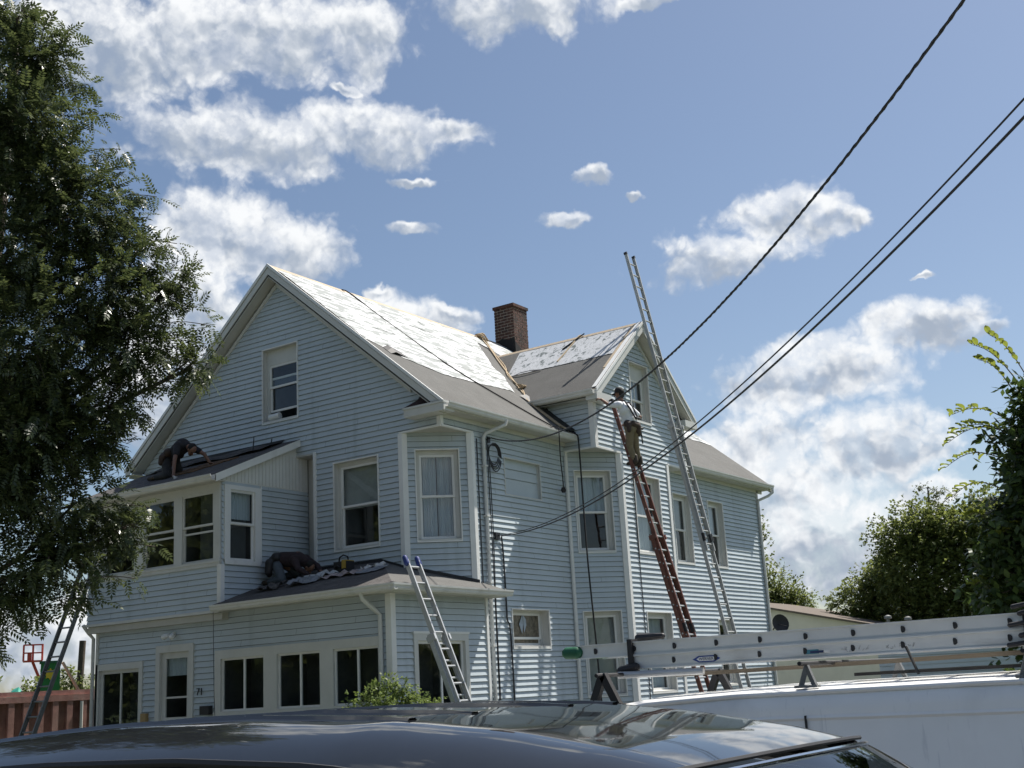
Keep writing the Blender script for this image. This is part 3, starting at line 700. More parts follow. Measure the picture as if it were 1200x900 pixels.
dr = flatframe('door', PF, d0, .11, .042, top=.13); dr['label'] = 'wide glazed storm door at the end of the porch'
pane(dr, PF, (-7.58, -6.33, .5, 2.40), -.02, .07, m='trim', bars=(-6.95,)); room(dr, PF, -7.56, -6.35, .5, 2.38, .06, 'room')
mb = MB(); PF.box(mb, -6.385, -6.355, 1.86, 1.92, -.02, .03); PF.box(mb, -6.385, -6.355, 1.74, 1.80, -.02, .05); mb.build('door_handle', 'black', dr)
dr = flatframe('door', PF, d1, .12, .046, top=.14); dr['label'] = 'porch door with a glazed upper half'
pane(dr, PF, (-5.70, -4.85, 1.30, 2.65), -.02, .12, m='trim', hbars=(1.79,)); room(dr, PF, -5.66, -4.9, 1.35, 2.6, .06, 'half', 2.2)
mb = MB(); PF.box(mb, -5.70, -4.85, .5, 1.30, -.05, -.025); PF.box(mb, -5.58, -4.97, .62, 1.18, -.03, -.015); mb.build('door_panel', 'trim', dr)
mb = MB(); a, b, c, d = tri
for q in ((a, a + .16, c, d - .16), (-2.83, -2.49, c, d - .16), (-1.43, -1.11, c, d - .16), (b - .09, b, c, d - .16), (a, b, d - .16, d)): PF.box(mb, *q, -.03, .042)
PF.box(mb, a - .02, b + .02, c - .03, c + .06, -.03, .052)
tw = mb.build('window', 'trim', house); tw['label'] = 'triple row of sliding porch windows'
for u0, u1 in ((-3.97, -2.83), (-2.49, -1.43), (-1.11, -.07)):
    pane(tw, PF, (u0, u1, 1.48, 2.44), -.005, .035, bars=((u0 + u1) / 2 + .02,)); room(tw, PF, u0, u1, 1.48, 2.44, .06, 'room')
mb = MB(); PS.box(mb, pw[0] - .02, pw[1] + .02, pw[3] - .02, pw[3] + .02, -.01, .055); tp = flatframe('window', PS, pw, .11, .042, top=.14); mb.build('window_cap', 'white', tp)
pane(tp, PS, (-1.18, .18, 1.22, 2.505), -.02, .05, bars=(-.47,)); room(tp, PS, -1.18, .18, 1.22, 2.5, .07, 'room')
# porch eave
ZP = 3.42; YP = -2.25; XPE = .60
pr_ = roofpart('roof', [(XS, YP, ZP), (XPE, YP, ZP), (-1.54, 0, 4.13), (XS, 0, 4.13)], .05, 'shingle', house)
roofpart('roof', [(XPE, YP, ZP), (XPE, 1.10, ZP), (0.03, 1.10, ZP + .57 * .3318), (0.03, CH, ZP + .57 * .3318), (-CH, 0, ZP + 1.545 * .3318), (-1.54, 0, 4.13)], .05, 'felt', house)
mb = MB(); mb.box((XS, YP + .03, 3.30), (XPE - .02, -1.83, 3.325)); mb.box((XP - .02, -1.83, 3.30), (XPE - .02, 1.08, 3.324)); mb.build('soffit', 'soffit', house)
mb = MB(); mb.box((XS, YP, 3.29), (XPE, YP + .025, 3.395)); mb.box((XPE - .025, YP + .025, 3.29), (XPE, 1.09, 3.394)); mb.box((0, 1.075, 3.29), (XPE - .025, 1.09, 3.45)); mb.build('fascia', 'trim', house)
gutter(house, (XS + .05, YP, ZP - .015), (XPE + .11, YP, ZP + .005), (0, -1, 0)); gutter(house, (XPE, YP - .11, ZP + .004), (XPE, 1.14, ZP - .01), (1, 0, 0))
mb = MB(); mb.prism([(XS + .01, -.05, 4.10), (-1.54, -.05, 4.115), (-1.54, -.05, 4.17), (XS + .01, -.05, 4.16)], (0, .012, 0)); mb.prism([(-1.54, -.05, 4.115), (-CH - .03, -.05, 3.93), (-CH - .03, -.05, 3.99), (-1.54, -.05, 4.17)], (0, .012, 0))
A_ = PC.p(-.02, 3.93, .04); B_ = PC.p(LC + .06, 3.60, .04); mb.prism([A_, B_, B_ + Vector((0, 0, .06)), A_ + Vector((0, 0, .06))], PC.n * .012)
mb.build('wall_flashing', 'tar', house)
downspout(house, [(-.10, YP - .03, 3.33), (-.10, YP + .02, 3.22), (-.02, -2.02, 3.04), (.02, -1.92, 2.95), (.02, -1.92, .3)])
downspout(house, [(-7.86, -2.1, 3.34), (-7.83, -1.98, 3.18), (-7.77, -1.9, 3.06), (-7.77, -1.9, .3)], m='trim')
downspout(house, [(.42, 1.62, 6.84), (.42, 1.60, 6.74), (.10, 1.34, 6.58), (.065, 1.30, 6.48), (.065, 1.30, .3)])
downspout(house, [(.42, 15.08, 6.86), (.42, 15.08, 6.72), (.30, 15.0, 6.62), (.07, 14.80, 6.5), (.06, 14.78, 6.4), (.06, 14.78, .3)])
MB().tube([(.05, 4.36, 6.5), (.05, 4.36, .3)], .022, 8).build('conduit', 'gutter', house, smooth=True)
MB().tube([(.05, 1.44, 6.45), (.05, 1.46, 4.2), (.05, 1.44, .4)], .010, 6).build('conduit', 'cable', house, smooth=True)
MB().tube([(.03, 1.12, 6.45), (.03, 1.12, .4)], .012, 6).build('conduit', 'cable', house, smooth=True)
for z in (5.9, 4.9, 3.6, 2.4):
    mb = MB(); mb.box((.0, 1.25, z), (.115, 1.352, z + .03)); mb.build('pipe_strap', 'gutter', house)
# house number and porch lamp
def textmesh(txt, size, depth, name, m, parent, origin, U, V):
    cu = bpy.data.curves.new('txt', 'FONT'); cu.body = txt; cu.size = size; cu.extrude = depth; cu.align_x = 'CENTER'; cu.align_y = 'CENTER'; cu.resolution_u = 3
    ob = bpy.data.objects.new('txt', cu); COL.objects.link(ob); dg = bpy.context.evaluated_depsgraph_get()
    me = bpy.data.meshes.new_from_object(ob.evaluated_get(dg)); bpy.data.objects.remove(ob)
    U = Vector(U).normalized(); V = Vector(V).normalized(); Nn = U.cross(V); o = Vector(origin)
    for v in me.vertices: v.co = o + U * v.co.x + V * v.co.y + Nn * v.co.z
    me.materials.clear(); return finish(me, name, m, parent)
textmesh('71', .19, .006, 'house_number', 'black', house, (-4.545, -1.885, 1.86), (1, 0, 0), (0, 0, 1))
mb = MB(); mb.lathe([(.05, 0), (.05, .02)], (-5.30, -1.87, 2.99), (0, -1, 0), 12); mb.tube([(-5.30, -1.9, 2.99), (-5.32, -1.98, 2.97), (-5.36, -2.0, 2.93)], .012, 6); mb.capsule((-5.38, -1.96, 2.97), (-5.42, -2.03, 2.94), .045, .055); mb.capsule((-5.24, -1.96, 2.97), (-5.20, -2.02, 2.93), .045, .055)
mb.build('porch_lamp', 'white', house, smooth=True)
mb = MB(); PF.box(mb, -6.19, -6.03, 1.30, 1.52, .02, .09); mb.build('mail_box', mat('faded_yellow', (.32, .22, .10), .7), house)
mb = MB(); PF.box(mb, -4.45, -4.20, 1.44, 1.60, .02, .12); mb.build('letter_box', 'black', house)

# ---- second floor sunroom over the porch
ZS = 5.90; YSE = -2.30; SS = (6.88 - ZS) / (-YSE); sroof = lambda y: 6.88 + SS * y
wall(house, SF, lambda z: (XL, XS), 3.34, 4.20); wall(house, SLF, lambda z: (0, -YS), 3.34, 5.8)
sidew = (-1.98, -1.05, 4.24, 5.74)
wall(house, SR_, lambda z: (YS, .32), 3.34, 5.80, [sidew])
MB().prism([(XS + .012, YS, 5.80), (XS + .012, .32, 5.80), (XS + .012, .32, 6.55), (XS + .012, -.05, 6.80), (XS + .012, YS, sroof(YS) - .06)], (-.02, 0, 0)).build('beadboard_panel', 'bead', house)
bd = None
for i in range(24):
    y = YS + .03 + i * .094; h = min(sroof(y) - .08, 6.5) - 5.82
    if h < .06: continue
    MB().box((XS + .012, y, 5.82), (XS + .022, y + .082, 5.82 + h)).build('bead_board', 'bead', house)
mb = MB(); SF.box(mb, XL, XS, 4.17, 4.29, -.02, .04); SF.box(mb, XL, XS, 5.62, 5.80, -.02, .03); SF.box(mb, XL - .02, XS + .02, 4.24, 4.285, -.02, .055)
for u0, u1 in ((XL, -7.30), (-6.32, -6.05), (-5.12, -4.89), (-3.99, XS)): SF.box(mb, u0, u1, 4.29, 5.62, -.02, .031)
sw = mb.build('window', 'trim', house); sw['label'] = 'row of sunroom windows over the porch'
for u0, u1 in ((-7.30, -6.32), (-6.05, -5.12), (-4.89, -3.99)):
    pane(sw, SF, (u0, u1, 4.97, 5.62), .012, .04, m='trim'); pane(sw, SF, (u0, u1, 4.29, 5.01), -.02, .04, m='trim', hbars=(4.86,)); room(sw, SF, u0, u1, 4.29, 5.62, .07, 'room')
SF.box(MB(), 0, 0, 0, 0, 0, 0)
sv = flatframe('window', SR_, sidew, .14, .042, m='white', top=.09); pane(sv, SR_, (-1.84, -1.19, 4.98, 5.65), .01, .045); pane(sv, SR_, (-1.84, -1.19, 4.28, 5.02), -.02, .05); room(sv, SR_, -1.84, -1.19, 4.28, 5.65, .07, 'half', 5.1)
mb = MB(); SR_.box(mb, sidew[0], sidew[1], 4.20, 4.28, -.01, .05); mb.build('window_sill', 'white', sv)
cornerboard(house, SR_, YS, 1, SF, XS, -1, 3.34, 4.19, .06, x=.0415); mb = MB(); SR_.box(mb, -1.05, -1.02, 4.24, 5.80, -.005, .044); mb.build('corner_board', 'white', house)
cornerboard(house, PA, -3.30, 1, None, 0, 0, 4.13, 6.53, .07)
# recess beside the sunroom
mb = MB(); mb.quad((XS, .35, 3.9), (-3.30, .35, 3.9), (-3.30, .35, 6.52), (XS, .35, 6.52)); mb.quad((-3.30, 0, 3.9), (-3.30, .35, 3.9), (-3.30, .35, 6.52), (-3.30, 0, 6.52)); mb.build('recess_wall', 'trim', house)
MB().box((XS, -.02, 6.49), (-3.29, .35, 6.53)).build('recess_soffit', 'soffit', house)
# sunroom skirt overhang
mb = MB(); SF.box(mb, XL - .02, XS + .02, 3.29, 3.345, -.22, .042); SR_.box(mb, YS, -1.9, 3.29, 3.345, -.1, .042); mb.build('skirt_board', 'trim', house)
mb = MB(); mb.box((XL, YS + .02, 3.16), (XS + .02, -1.83, 3.285)); mb.build('overhang_beam', 'soffit', house)
sro = roofpart('roof', [(XL - .22, YSE, ZS), (XS + .14, YSE, ZS), (XS + .14, -.01, 6.876), (XL - .22, -.01, 6.876)], .05, 'shingle', house)
rake((XS + .145, YSE, ZS - .01), (XS + .145, -.02, 6.866), .15, .025, (-1, 0, 0), 'white'); rake((XL - .225, YSE, ZS - .01), (XL - .225, -.02, 6.866), .15, .025, (1, 0, 0), 'trim')
mb = MB(); mb.box((XL - .2, YSE + .02, ZS - .13), (XS + .12, YS, ZS - .11)); mb.build('soffit', 'soffit', house)
MB().box((XL - .22, YSE, ZS - .135), (XS + .14, YSE + .02, ZS - .03)).build('fascia', 'trim', house)
gutter(house, (XL - .2, YSE, ZS - .02), (XS + .12, YSE, ZS - .02), (0, -1, 0))
mb = MB(); mb.prism([(XL, -.06, 6.86), (-4.2, -.06, 6.86), (-4.1, -.06, 6.93), (XL, -.06, 6.95)], (0, .02, 0)); mb.build('wall_flashing', 'tar', house)
# torn patches with old boards showing
for i, (x0, x1, y0, y1) in enumerate(((-6.1, -5.2, -1.55, -1.33), (-6.0, -4.95, -1.30, -1.05), (-5.7, -4.75, -1.02, -.80))):
    mb = MB(); sheetbox(mb, [(x, y, sroof(y) + .022) for x, y in ((x0, y0), (x1, y0), (x1 + .1, y1), (x0 + .05, y1))], .018); mb.build('old_roof_board', mat('old_brown_board', (.14, .075, .035), .9, var=.4, scale=8), sro)
mb = MB(); mb.loft([[(x, y, sroof(y) + .02 + .05 * math.sin(x * 9 + y * 3) ** 2) for x in np.linspace(-7.9, -4.2, 14)] for y in (-.65, -.35, -.06)], cap=False, closed=False); mb.build('torn_shingle', 'shingle', sro)

# ------------------------------------------------------------------ ladders
def ladder(name, label, base, top, across, width, m, rung_m=None, feet='black', caps=None, fly=None, rail=(.03, .085), nr=.305, group=None, offset=None):
    """base/top: centre line of the lower section; fly: (start, length) of a second section riding in front"""
    base = Vector(base); top = Vector(top); ax = (top - base).normalized(); ac = Vector(across).normalized(); nn = ax.cross(ac).normalized()
    if nn.z < 0: nn = -nn
    root = empty(name, base, label, 'ladder', group)
    def section(o, ln, sh, w):
        pr = []
        for sgn in (-1, 1):
            c = o + ac * sgn * w / 2 + nn * sh
            mb = MB(); mb.obox(c + ax * ln / 2, (ax, ac, nn), (ln / 2, .004, rail[1] / 2))
            for f in (-1, 1): mb.obox(c + ax * ln / 2 - ac * sgn * .012 + nn * f * (rail[1] / 2 - .003), (ax, ac, nn), (ln / 2, rail[0] / 2, .004))
            mb.build('rail', m, root)
        k = nr * .5; first = None
        while k < ln:
            p = o + ax * k + nn * sh
            if first is None:
                mb = MB(); mb.tube([-ac * (w / 2 + .006), ac * (w / 2 + .006)], .018, 8); first = mb.build('rung', rung_m or m, root, smooth=True, loc=p)
            else: dup(first, root, p)
            k += nr
    ln = (top - base).length
    section(base, ln, 0, width)
    end = top; sh = 0; w = width
    if fly:
        w = width - .07; sh = rail[1] * .62
        section(base + ax * fly[0], fly[1], sh, w); end = base + ax * (fly[0] + fly[1])
        for sgn in (-1, 1):
            MB().obox(top + ac * sgn * width / 2 + nn * sh * .5 - ax * .08, (ax, ac, nn), (.05, .02, .09)).build('guide_bracket', m, root)
            MB().obox(base + ax * (fly[0] + .3) + ac * sgn * w / 2 + nn * sh, (ax, ac, nn), (.09, .022, .055)).build('rung_lock', 'black', root)
    for sgn in (-1, 1):
        MB().obox(base + ac * sgn * width / 2 + ax * .02, (ax, ac, nn), (.06, .03, .06)).build('foot', feet, root)
        if caps:
            mb = MB(); mb.capsule(end + ac * sgn * w / 2 + nn * sh - ax * .06, end + ac * sgn * w / 2 + nn * sh + ax * .05, .050, .045, 10); mb.build('end_cap', caps, root, smooth=True)
        else: MB().obox(end + ac * sgn * w / 2 + nn * sh, (ax, ac, nn), (.03, .02, rail[1] * .55)).build('end_cap', 'black', root)
    return root
def on(a, b, z):     # point on the line a-b at height z
    a = Vector(a); b = Vector(b); return a + (b - a) * ((z - a.z) / (b.z - a.z))
ladder('extension_ladder', 'tall silver aluminium extension ladder rising above the side gable peak', (3.02, 6.68, 0), on((3.02, 6.68, 0), (1.17, 6.68, 9.6), 7.3), (0, 1, 0), .46, 'alu_mid', fly=(4.4, 7.42), rail=(.03, .075))
ladder('extension_ladder', 'reddish brown fibreglass extension ladder with a worker in white shirt on it', (3.06, 4.86, 0), on((3.06, 4.86, 0), (1.13, 4.86, 7.45), 4.6), (0, 1, 0), .42, 'fibre', rung_m='alu', fly=(2.4, 5.45))
ladder('extension_ladder', 'silver ladder with blue end caps against the porch roof', (2.10, -1.69, 0), on((2.10, -1.69, 0), (.5, -1.69, 3.87), 2.55), (0, 1, 0), .40, 'alu', caps='blue', fly=(1.1, 3.02))
ladder('extension_ladder', 'dark weathered ladder under the leafy tree beside the porch', (-7.75, -3.82, 0), on((-7.75, -3.82, 0), (-7.75, -2.40, 3.75), 6.0), (1, 0, 0), .42, 'alu_old')

# ------------------------------------------------------------------ ropes, cables
def rope(name, label, pts, r, m, cat='rope', n=6, group=None, sub=4):
    P = [Vector(p) for p in pts]; out = []
    for i in range(len(P) - 1):
        p0, p1, p2, p3 = P[max(i - 1, 0)], P[i], P[i + 1], P[min(i + 2, len(P) - 1)]
        for k in range(sub):
            t = k / sub
            out.append(.5 * ((2 * p1) + (p2 - p0) * t + (2 * p0 - 5 * p1 + 4 * p2 - p3) * t * t + (3 * p1 - p0 - 3 * p2 + p3) * t ** 3))
    out.append(P[-1]); mb = MB(); mb.tube(out, r, n)
    return tag(mb.build(name, m, smooth=True), label, cat, group)
rm = lambda x, y, h=.035: (x, y, mroof(x) + h)
rope('safety_rope', 'black rope lying straight down the white underlayment of the main roof', [rm(XM - .1, 2.02, -.02), rm(XM + .12, 2.06, .05), rm(-3.2, 2.1), rm(-1.9, 2.2), rm(-1.2, 2.38), rm(-.4, 2.95), rm(.10, 3.38), rm(.30, 3.5, .05)], .015, 'brope')
rope('safety_rope', 'tan rope running down the roof valley from the chimney', [rm(-4.2, 7.3, .06), rm(-3.5, 6.75, .05), rm(-2.6, 5.9), rm(-1.8, 5.2), rm(-1.15, 4.62), rm(-.5, 4.2), (.1, 4.10, mroof(.1) + .04), (.28, 4.12, mroof(.28) + .05)], .026, 'rope')
rope('safety_rope', 'second tan rope twisted along the roof valley', [rm(-4.15, 7.45, .08), rm(-3.3, 6.62, .05), rm(-2.5, 5.95, .05), rm(-1.9, 5.18, .05), rm(-1.25, 4.78, .07), rm(-.75, 4.20, .05), (-.2, 4.02, mroof(-.2) + .05), (.22, 3.98, mroof(.22) + .05)], .018, 'rope')
mb = MB()
for k in range(5): mb.tube([Vector(rm(-4.2 + .06 * k, 7.3 - .02 * k, .06)) + Vector((.07 * math.cos(a), .13 * math.sin(a), .05 + .04 * math.sin(a + k))) for a in np.linspace(0, 5.8, 9)], .022, 6)
tag(mb.build('rope_coil', 'rope', smooth=True), 'tan rope knotted over the main ridge beside the chimney', 'rope')
mb = MB()
for k in range(4): mb.tube([Vector(rm(-1.28, 4.82, .06)) + Vector((.10 * math.cos(a + k), .10 * math.sin(a), .03 * k + .03 * math.cos(a))) for a in np.linspace(0, 5.8, 9)], .02, 6)
tag(mb.build('rope_coil', 'rope', smooth=True), 'tan rope knot halfway down the roof valley', 'rope')
rw = lambda x, y, h=.035: (x, y, wroof(y) + h)
rope('safety_rope', 'short tan rope over the side gable ridge', [rw(-.62, YM + .1, .04), rw(-.66, YM - .03, .04), rw(-.70, 6.3), rw(-.73, 5.9), rw(-.76, 5.62)], .018, 'rope')
mb = MB(); mb.beam(rw(-.9, 6.12, .04), rw(-.55, 6.6, .05), .05, .03); tag(mb.build('roof_bracket', 'brope'), 'dark strap end lying on the side gable underlayment', 'strap')
rope('hanging_rope', 'dark rope end hanging from the main gutter against the wall', [(.30, 3.46, 6.98), (.47, 3.48, 6.95), (.48, 3.50, 6.80), (.40, 3.62, 6.3), (.22, 3.95, 5.95), (.14, 4.08, 5.74)], .012, 'brope', sub=3)
MB_ = MB(); MB_.lathe([(.04, -.05), (.06, 0), (.04, .06)], (.14, 4.08, 5.70), (0, 0, 1), 10); tag(MB_.build('rope_grab', 'brope', smooth=True), 'small rope stopper at the end of the hanging rope', 'rope grab')
rope('hanging_rope', 'long black hose hanging from the gutter past the bay window', [(.30, 4.22, 7.0), (.46, 4.24, 6.9), (.50, 4.25, 6.7), (.53, 4.22, 5.2), (.56, 4.2, 4.0), (.62, 4.2, 2.6), (.66, 4.2, 1.2), (.7, 4.25, .02)], .018, 'brope', sub=3)
rope('hanging_rope', 'thin dark wire hanging down the bay front', [(D_ + .04, 5.98, 6.2), (D_ + .03, 6.0, 4.4), (D_ + .03, 6.02, 2.6), (D_ + .03, 6.0, .6)], .009, 'brope', sub=3)
rope('meter_cable', 'black service cable running down the shaded side wall', [(.05, 1.78, 4.55), (.04, 1.83, 4.2), (.04, 1.85, 3.2), (.04, 1.86, 2.9), (.04, 1.95, 2.6), (.04, 1.97, .4)], .016, 'cable', 'cable', sub=3)
rope('hanging_wire', 'thin wire hanging in front of the porch window', [(-3.72, -2.30, 3.30), (-3.72, -2.28, 2.4), (-3.71, -2.26, 1.5), (-3.7, -2.2, .6)], .005, 'brope', 'wire', sub=2)
mb = MB()
for k in range(4):
    c = Vector((.07 + .012 * k, 1.62, 6.18)); mb.tube([c + Vector((.01 * math.sin(2 * a), (.17 + .015 * k) * math.cos(a), (.20 + .03 * k) * math.sin(a) - .02 * k)) for a in np.linspace(0, 6.1, 18)], .011, 6)
tag(mb.build('cable_coil', 'cable', smooth=True), 'coil of black cable hung on the wall under the gutter', 'cable')
rope('cable_tail', 'black cable running down beside the white downspout', [(.07, 1.45, 6.35), (.09, 1.44, 5.9), (.08, 1.47, 4.6), (.07, 1.45, 3.0), (.07, 1.46, .8)], .010, 'cable', 'cable', sub=3)
# overhead service cables from the pole across the pavement
def span(a, b, sag, n=60):
    a = Vector(a); b = Vector(b)
    return [a + (b - a) * t + Vector((0, 0, -4 * sag * t * (1 - t))) for t in np.linspace(0, 1, n)]
def twisted(name, label, pts, r, sep, turns, strands, m='cable'):
    mb = MB(); P = [Vector(p) for p in pts]; n = len(P)
    for s_ in range(strands):
        path = []
        for i, p in enumerate(P):
            t = (P[min(i + 1, n - 1)] - P[max(i - 1, 0)]).normalized(); a = t.cross(Vector((0, 0, 1))).normalized(); b = a.cross(t)
            w = 2 * math.pi * (turns * i / n + s_ / strands); path.append(p + (a * math.cos(w) + b * math.sin(w)) * sep)
        mb.tube(path, r, 6)
    return tag(mb.build(name, m, smooth=True), label, 'cable', 'overhead service cables')
def ext(a, b, sag, t1, n=70):
    a = Vector(a); b = Vector(b); return [a + (b - a) * t + Vector((0, 0, -4 * sag * t * (1 - t))) for t in np.linspace(0, t1, n)]
c1 = ext((.12, 1.5, 6.5), (12.36, -10.06, 5.95), 1.0, 1.74, 240)
twisted('service_cable', 'thick twisted black cable from the pole to the wall under the main gutter', c1, .0075, .0082, 70, 3)
c2 = ext((.14, 1.66, 4.56), (12.62, -10.01, 5.15), .60, 1.74); tag(MB().tube(c2, .0075, 6).build('service_cable', 'cable', smooth=True), 'upper of two thin black cables ending low on the side wall', 'cable', 'overhead service cables')
c3 = ext((.14, 1.66, 4.54), (12.62, -10.01, 5.07), .61, 1.74)
c3 = [p - Vector((0, 0, .035 * min(1, max(0, (i - 22) / 20)))) for i, p in enumerate(c3)]
tag(MB().tube(c3, .0105, 6).build('service_cable', 'cable', smooth=True), 'lower of two thin black cables ending low on the side wall', 'cable', 'overhead service cables')
mb = MB(); mb.box((.0, 1.58, 4.48), (.06, 1.72, 4.62)); mb.tube([(.05, 1.66, 4.56), (.15, 1.66, 4.56)], .012, 6); mb.build('cable_bracket', 'cable', house)
mb = MB(); mb.box((.0, 1.48, 6.42), (.05, 1.56, 6.54)); mb.tube([(.04, 1.5, 6.5), (.13, 1.5, 6.5)], .012, 6); mb.build('cable_bracket', 'cable', house)
up_ = empty('utility_pole', (21.7, -18.7, ST + .1), 'wooden utility pole carrying the service cables', 'utility pole')
MB().tube([(21.7, -18.7, ST - .2), (21.7, -18.7, 11.6)], [.17, .12], 12).build('pole', 'bark', up_, smooth=True)
MB().box((20.6, -18.78, 10.9), (22.8, -18.66, 11.02)).build('crossarm', 'bark', up_)
for x in (20.8, 21.4, 22.0, 22.6): MB().lathe([(.03, 0), (.05, .05), (.035, .1), (.05, .14)], (x, -18.72, 11.02), (0, 0, 1), 10).build('insulator', 'white', up_, smooth=True)

# ------------------------------------------------------------------ vehicles
def wheel(root, x, y, z, r, w, side):
    wh = MB().lathe([(r * .62, -w / 2), (r * .93, -w / 2), (r, -w * .32), (r, w * .32), (r * .93, w / 2), (r * .62, w / 2)], (x, y, z), (0, 1, 0), 28).build('wheel', 'black', root, smooth=True)
    MB().lathe([(.02, -w * .5), (r * .2, -w * .47), (r * .25, -w * .40), (r * .55, -w * .42), (r * .64, -w * .46), (r * .64, w * .4), (.02, w * .4)], (x, y, z), (0, -side, 0), 28).build('rim', 'alu_old', wh, smooth=True)
    mb = MB()
    for k in range(5):
        a = 2 * math.pi * k / 5; mb.beam((x, y + side * w * .44, z), (x + r * .6 * math.cos(a), y + side * w * .47, z + r * .6 * math.sin(a)), r * .16, .03, (0, 1, 0))
    mb.build('spokes', 'alu_old', wh)
MT['suv'] = mat('grey_metallic_paint', (.016, .018, .021), .035, metal=0., var=.06, scale=30, coat=.3)
MT['vanp'] = dirty(dirty(mat('van_white_paint', (.86, .85, .82), .38, var=.04, scale=1.5, coat=.3), (.50, .495, .475), 2.4, .55, .78, (.5, 1, .16), .55), (.62, .62, .62), 22, .62, .7, (1.2, 1, .12), .5)
MT['chrome'] = mat('chrome', (.7, .7, .7), .12, metal=1.0, var=.03)
MT['lens'] = mat('clear_lens', (.6, .62, .64), .1, var=.05, coat=1.0); MT['redlens'] = mat('red_lens', (.25, .012, .012), .15, coat=1.0)
# --- dark grey SUV
YC = -15.25; suv = empty('suv', (11.5, YC, ST), 'dark grey metallic sport utility vehicle parked at the near kerb', 'car')
rx = lin([(8.75, 1.34), (9.0, 1.40), (9.35, 1.45), (9.8, 1.495), (10.4, 1.533), (10.7, 1.552), (11.0, 1.564), (11.5, 1.568), (11.95, 1.552), (12.2, 1.522), (12.48, 1.472), (12.62, 1.436)])
HWR = .78
def roofz(x, y):
    t = abs(y - YC) / HWR
    return rx(x) - .012 * t ** 2 - .13 * max(0, (t - .58) / .42) ** 2.0
rows = []
for x in np.linspace(8.75, 12.62, 60): rows.append([(x + (.10 * (1 - ((y - YC) / HWR) ** 2) if x > 12.6 else .10 * (1 - ((y - YC) / HWR) ** 2) * max(0, (x - 11.7) / .92)), y, roofz(x, y)) for y in np.linspace(YC - HWR, YC + HWR, 41)])
MB().loft(rows, cap=False, closed=False).build('roof', 'suv', suv, smooth=True)
for sgn in (-1, 1):      # pressed ribs and drip mouldings along the roof
    for off in (.22, .46):
        mb = MB(); P = [(x, YC + sgn * off) for x in np.linspace(9.2, 12.0, 30)]
        mb.loft([[(x, y + d, roofz(x, y) + h) for d, h in ((-.022, -.003), (-.011, .007), (.011, .007), (.022, -.003))] for x, y in P], cap=False, closed=False); mb.build('roof_rib', 'suv', suv, smooth=True)
    MB().tube([(x, YC + sgn * (HWR - .06), roofz(x, YC + HWR - .06) + .006) for x in np.linspace(8.8, 12.58, 40)], .011, 6).build('drip_moulding', 'black', suv, smooth=True)
def section(x, zb, zt, hw, tumble=.06, n=7):
    L_ = [(x, YC - hw * .93, zb), (x, YC - hw, zb + .18), (x, YC - hw, zt - .22), (x, YC - hw + .015, zt - .08), (x, YC - hw + tumble, zt)]
    top = [(x, YC + (hw - tumble) * t, zt + .03 * (1 - t * t)) for t in np.linspace(-.75, .75, n)]
    return L_ + top + [(a, 2 * YC - b, c) for a, b, c in reversed(L_)]
body = MB(); body.loft([section(*q) for q in ((8.30, .05, .55, .78), (8.36, -.12, .68, .90), (8.7, -.14, .72, .95), (9.6, -.14, .73, .96), (11.5, -.14, .72, .96), (12.9, -.14, .71, .96), (13.4, -.14, .70, .95), (13.9, -.14, .66, .92), (14.3, -.12, .60, .86), (14.44, .0, .46, .74))])
body.build('body', 'suv', suv, smooth=True)
HB = .90; ws = [(12.86, 1.425), (13.52, .72)]      # windscreen top and foot
def cab(x, z, y): return (x, YC + y, z)
er = lambda x, s: (x, YC + s * (HWR - .01), roofz(x, YC + HWR) + .002)
for s_ in (-1, 1):
    pts = [(8.62, .72), (9.35, .73), (9.42, .73), (10.75, .73), (10.83, .73), (12.05, .73), (12.13, .73), (13.35, .71)]
    tops = [8.92, 9.55, 9.62, 10.80, 10.88, 11.95, 12.03, 12.46]
    for i in (0, 2, 4, 6):
        a, b = pts[i], pts[i + 1]; MB().quad((a[0], YC + s_ * HB, a[1]), (b[0], YC + s_ * HB, b[1]), er(tops[i + 1], s_), er(tops[i], s_)).build('side_window', 'glass_dark', suv)
    for a, b, c, d in ((8.50, 8.64, 8.76, 8.94), (9.33, 9.44, 9.53, 9.64), (10.73, 10.85, 10.78, 10.90), (12.03, 12.15, 11.93, 12.05), (13.33, 13.50, 12.44, 12.62)):
        mb = MB(); mb.prism([(a, YC + s_ * HB, .70), (b, YC + s_ * HB, .70), er(d, s_), er(c, s_)], (0, -s_ * .03, 0)); mb.build('pillar', 'suv', suv)
    MB().tube([(8.66, YC + s_ * .925, .735), (13.4, YC + s_ * .915, .72)], .012, 6).build('belt_moulding', 'chrome', suv, smooth=True)
    for x in (10.0, 11.2): MB().capsule((x, YC + s_ * .975, .56), (x + .2, YC + s_ * .975, .56), .018, .018, 8).build('door_handle', 'suv', suv, smooth=True)
    mb = MB(); mb.capsule((13.05, YC + s_ * 1.02, .80), (13.05, YC + s_ * 1.12, .80), .07, .09, 10, flat=((1, 0, 0), .6)); mb.build('wing_mirror', 'suv', suv, smooth=True)
    mb = MB(); mb.box((14.28, YC + s_ * .45 - .15, .36), (14.42, YC + s_ * .45 + .15, .50)); mb.build('headlight', 'lens', suv)
    mb = MB(); mb.box((8.28, YC + s_ * .70 - .10, .30), (8.40, YC + s_ * .70 + .10, .62)); mb.build('tail_light', 'redlens', suv)
    for x in (9.5, 13.25): wheel(suv, x, YC + s_ * .84, ST + .37, .37, .25, s_)
def arc(x, z, hw, bow, o=0): return [(x + bow * (1 - (y / hw) ** 2), YC + y, z + o * (1 - (y / hw) ** 2)) for y in np.linspace(-hw, hw, 15)]
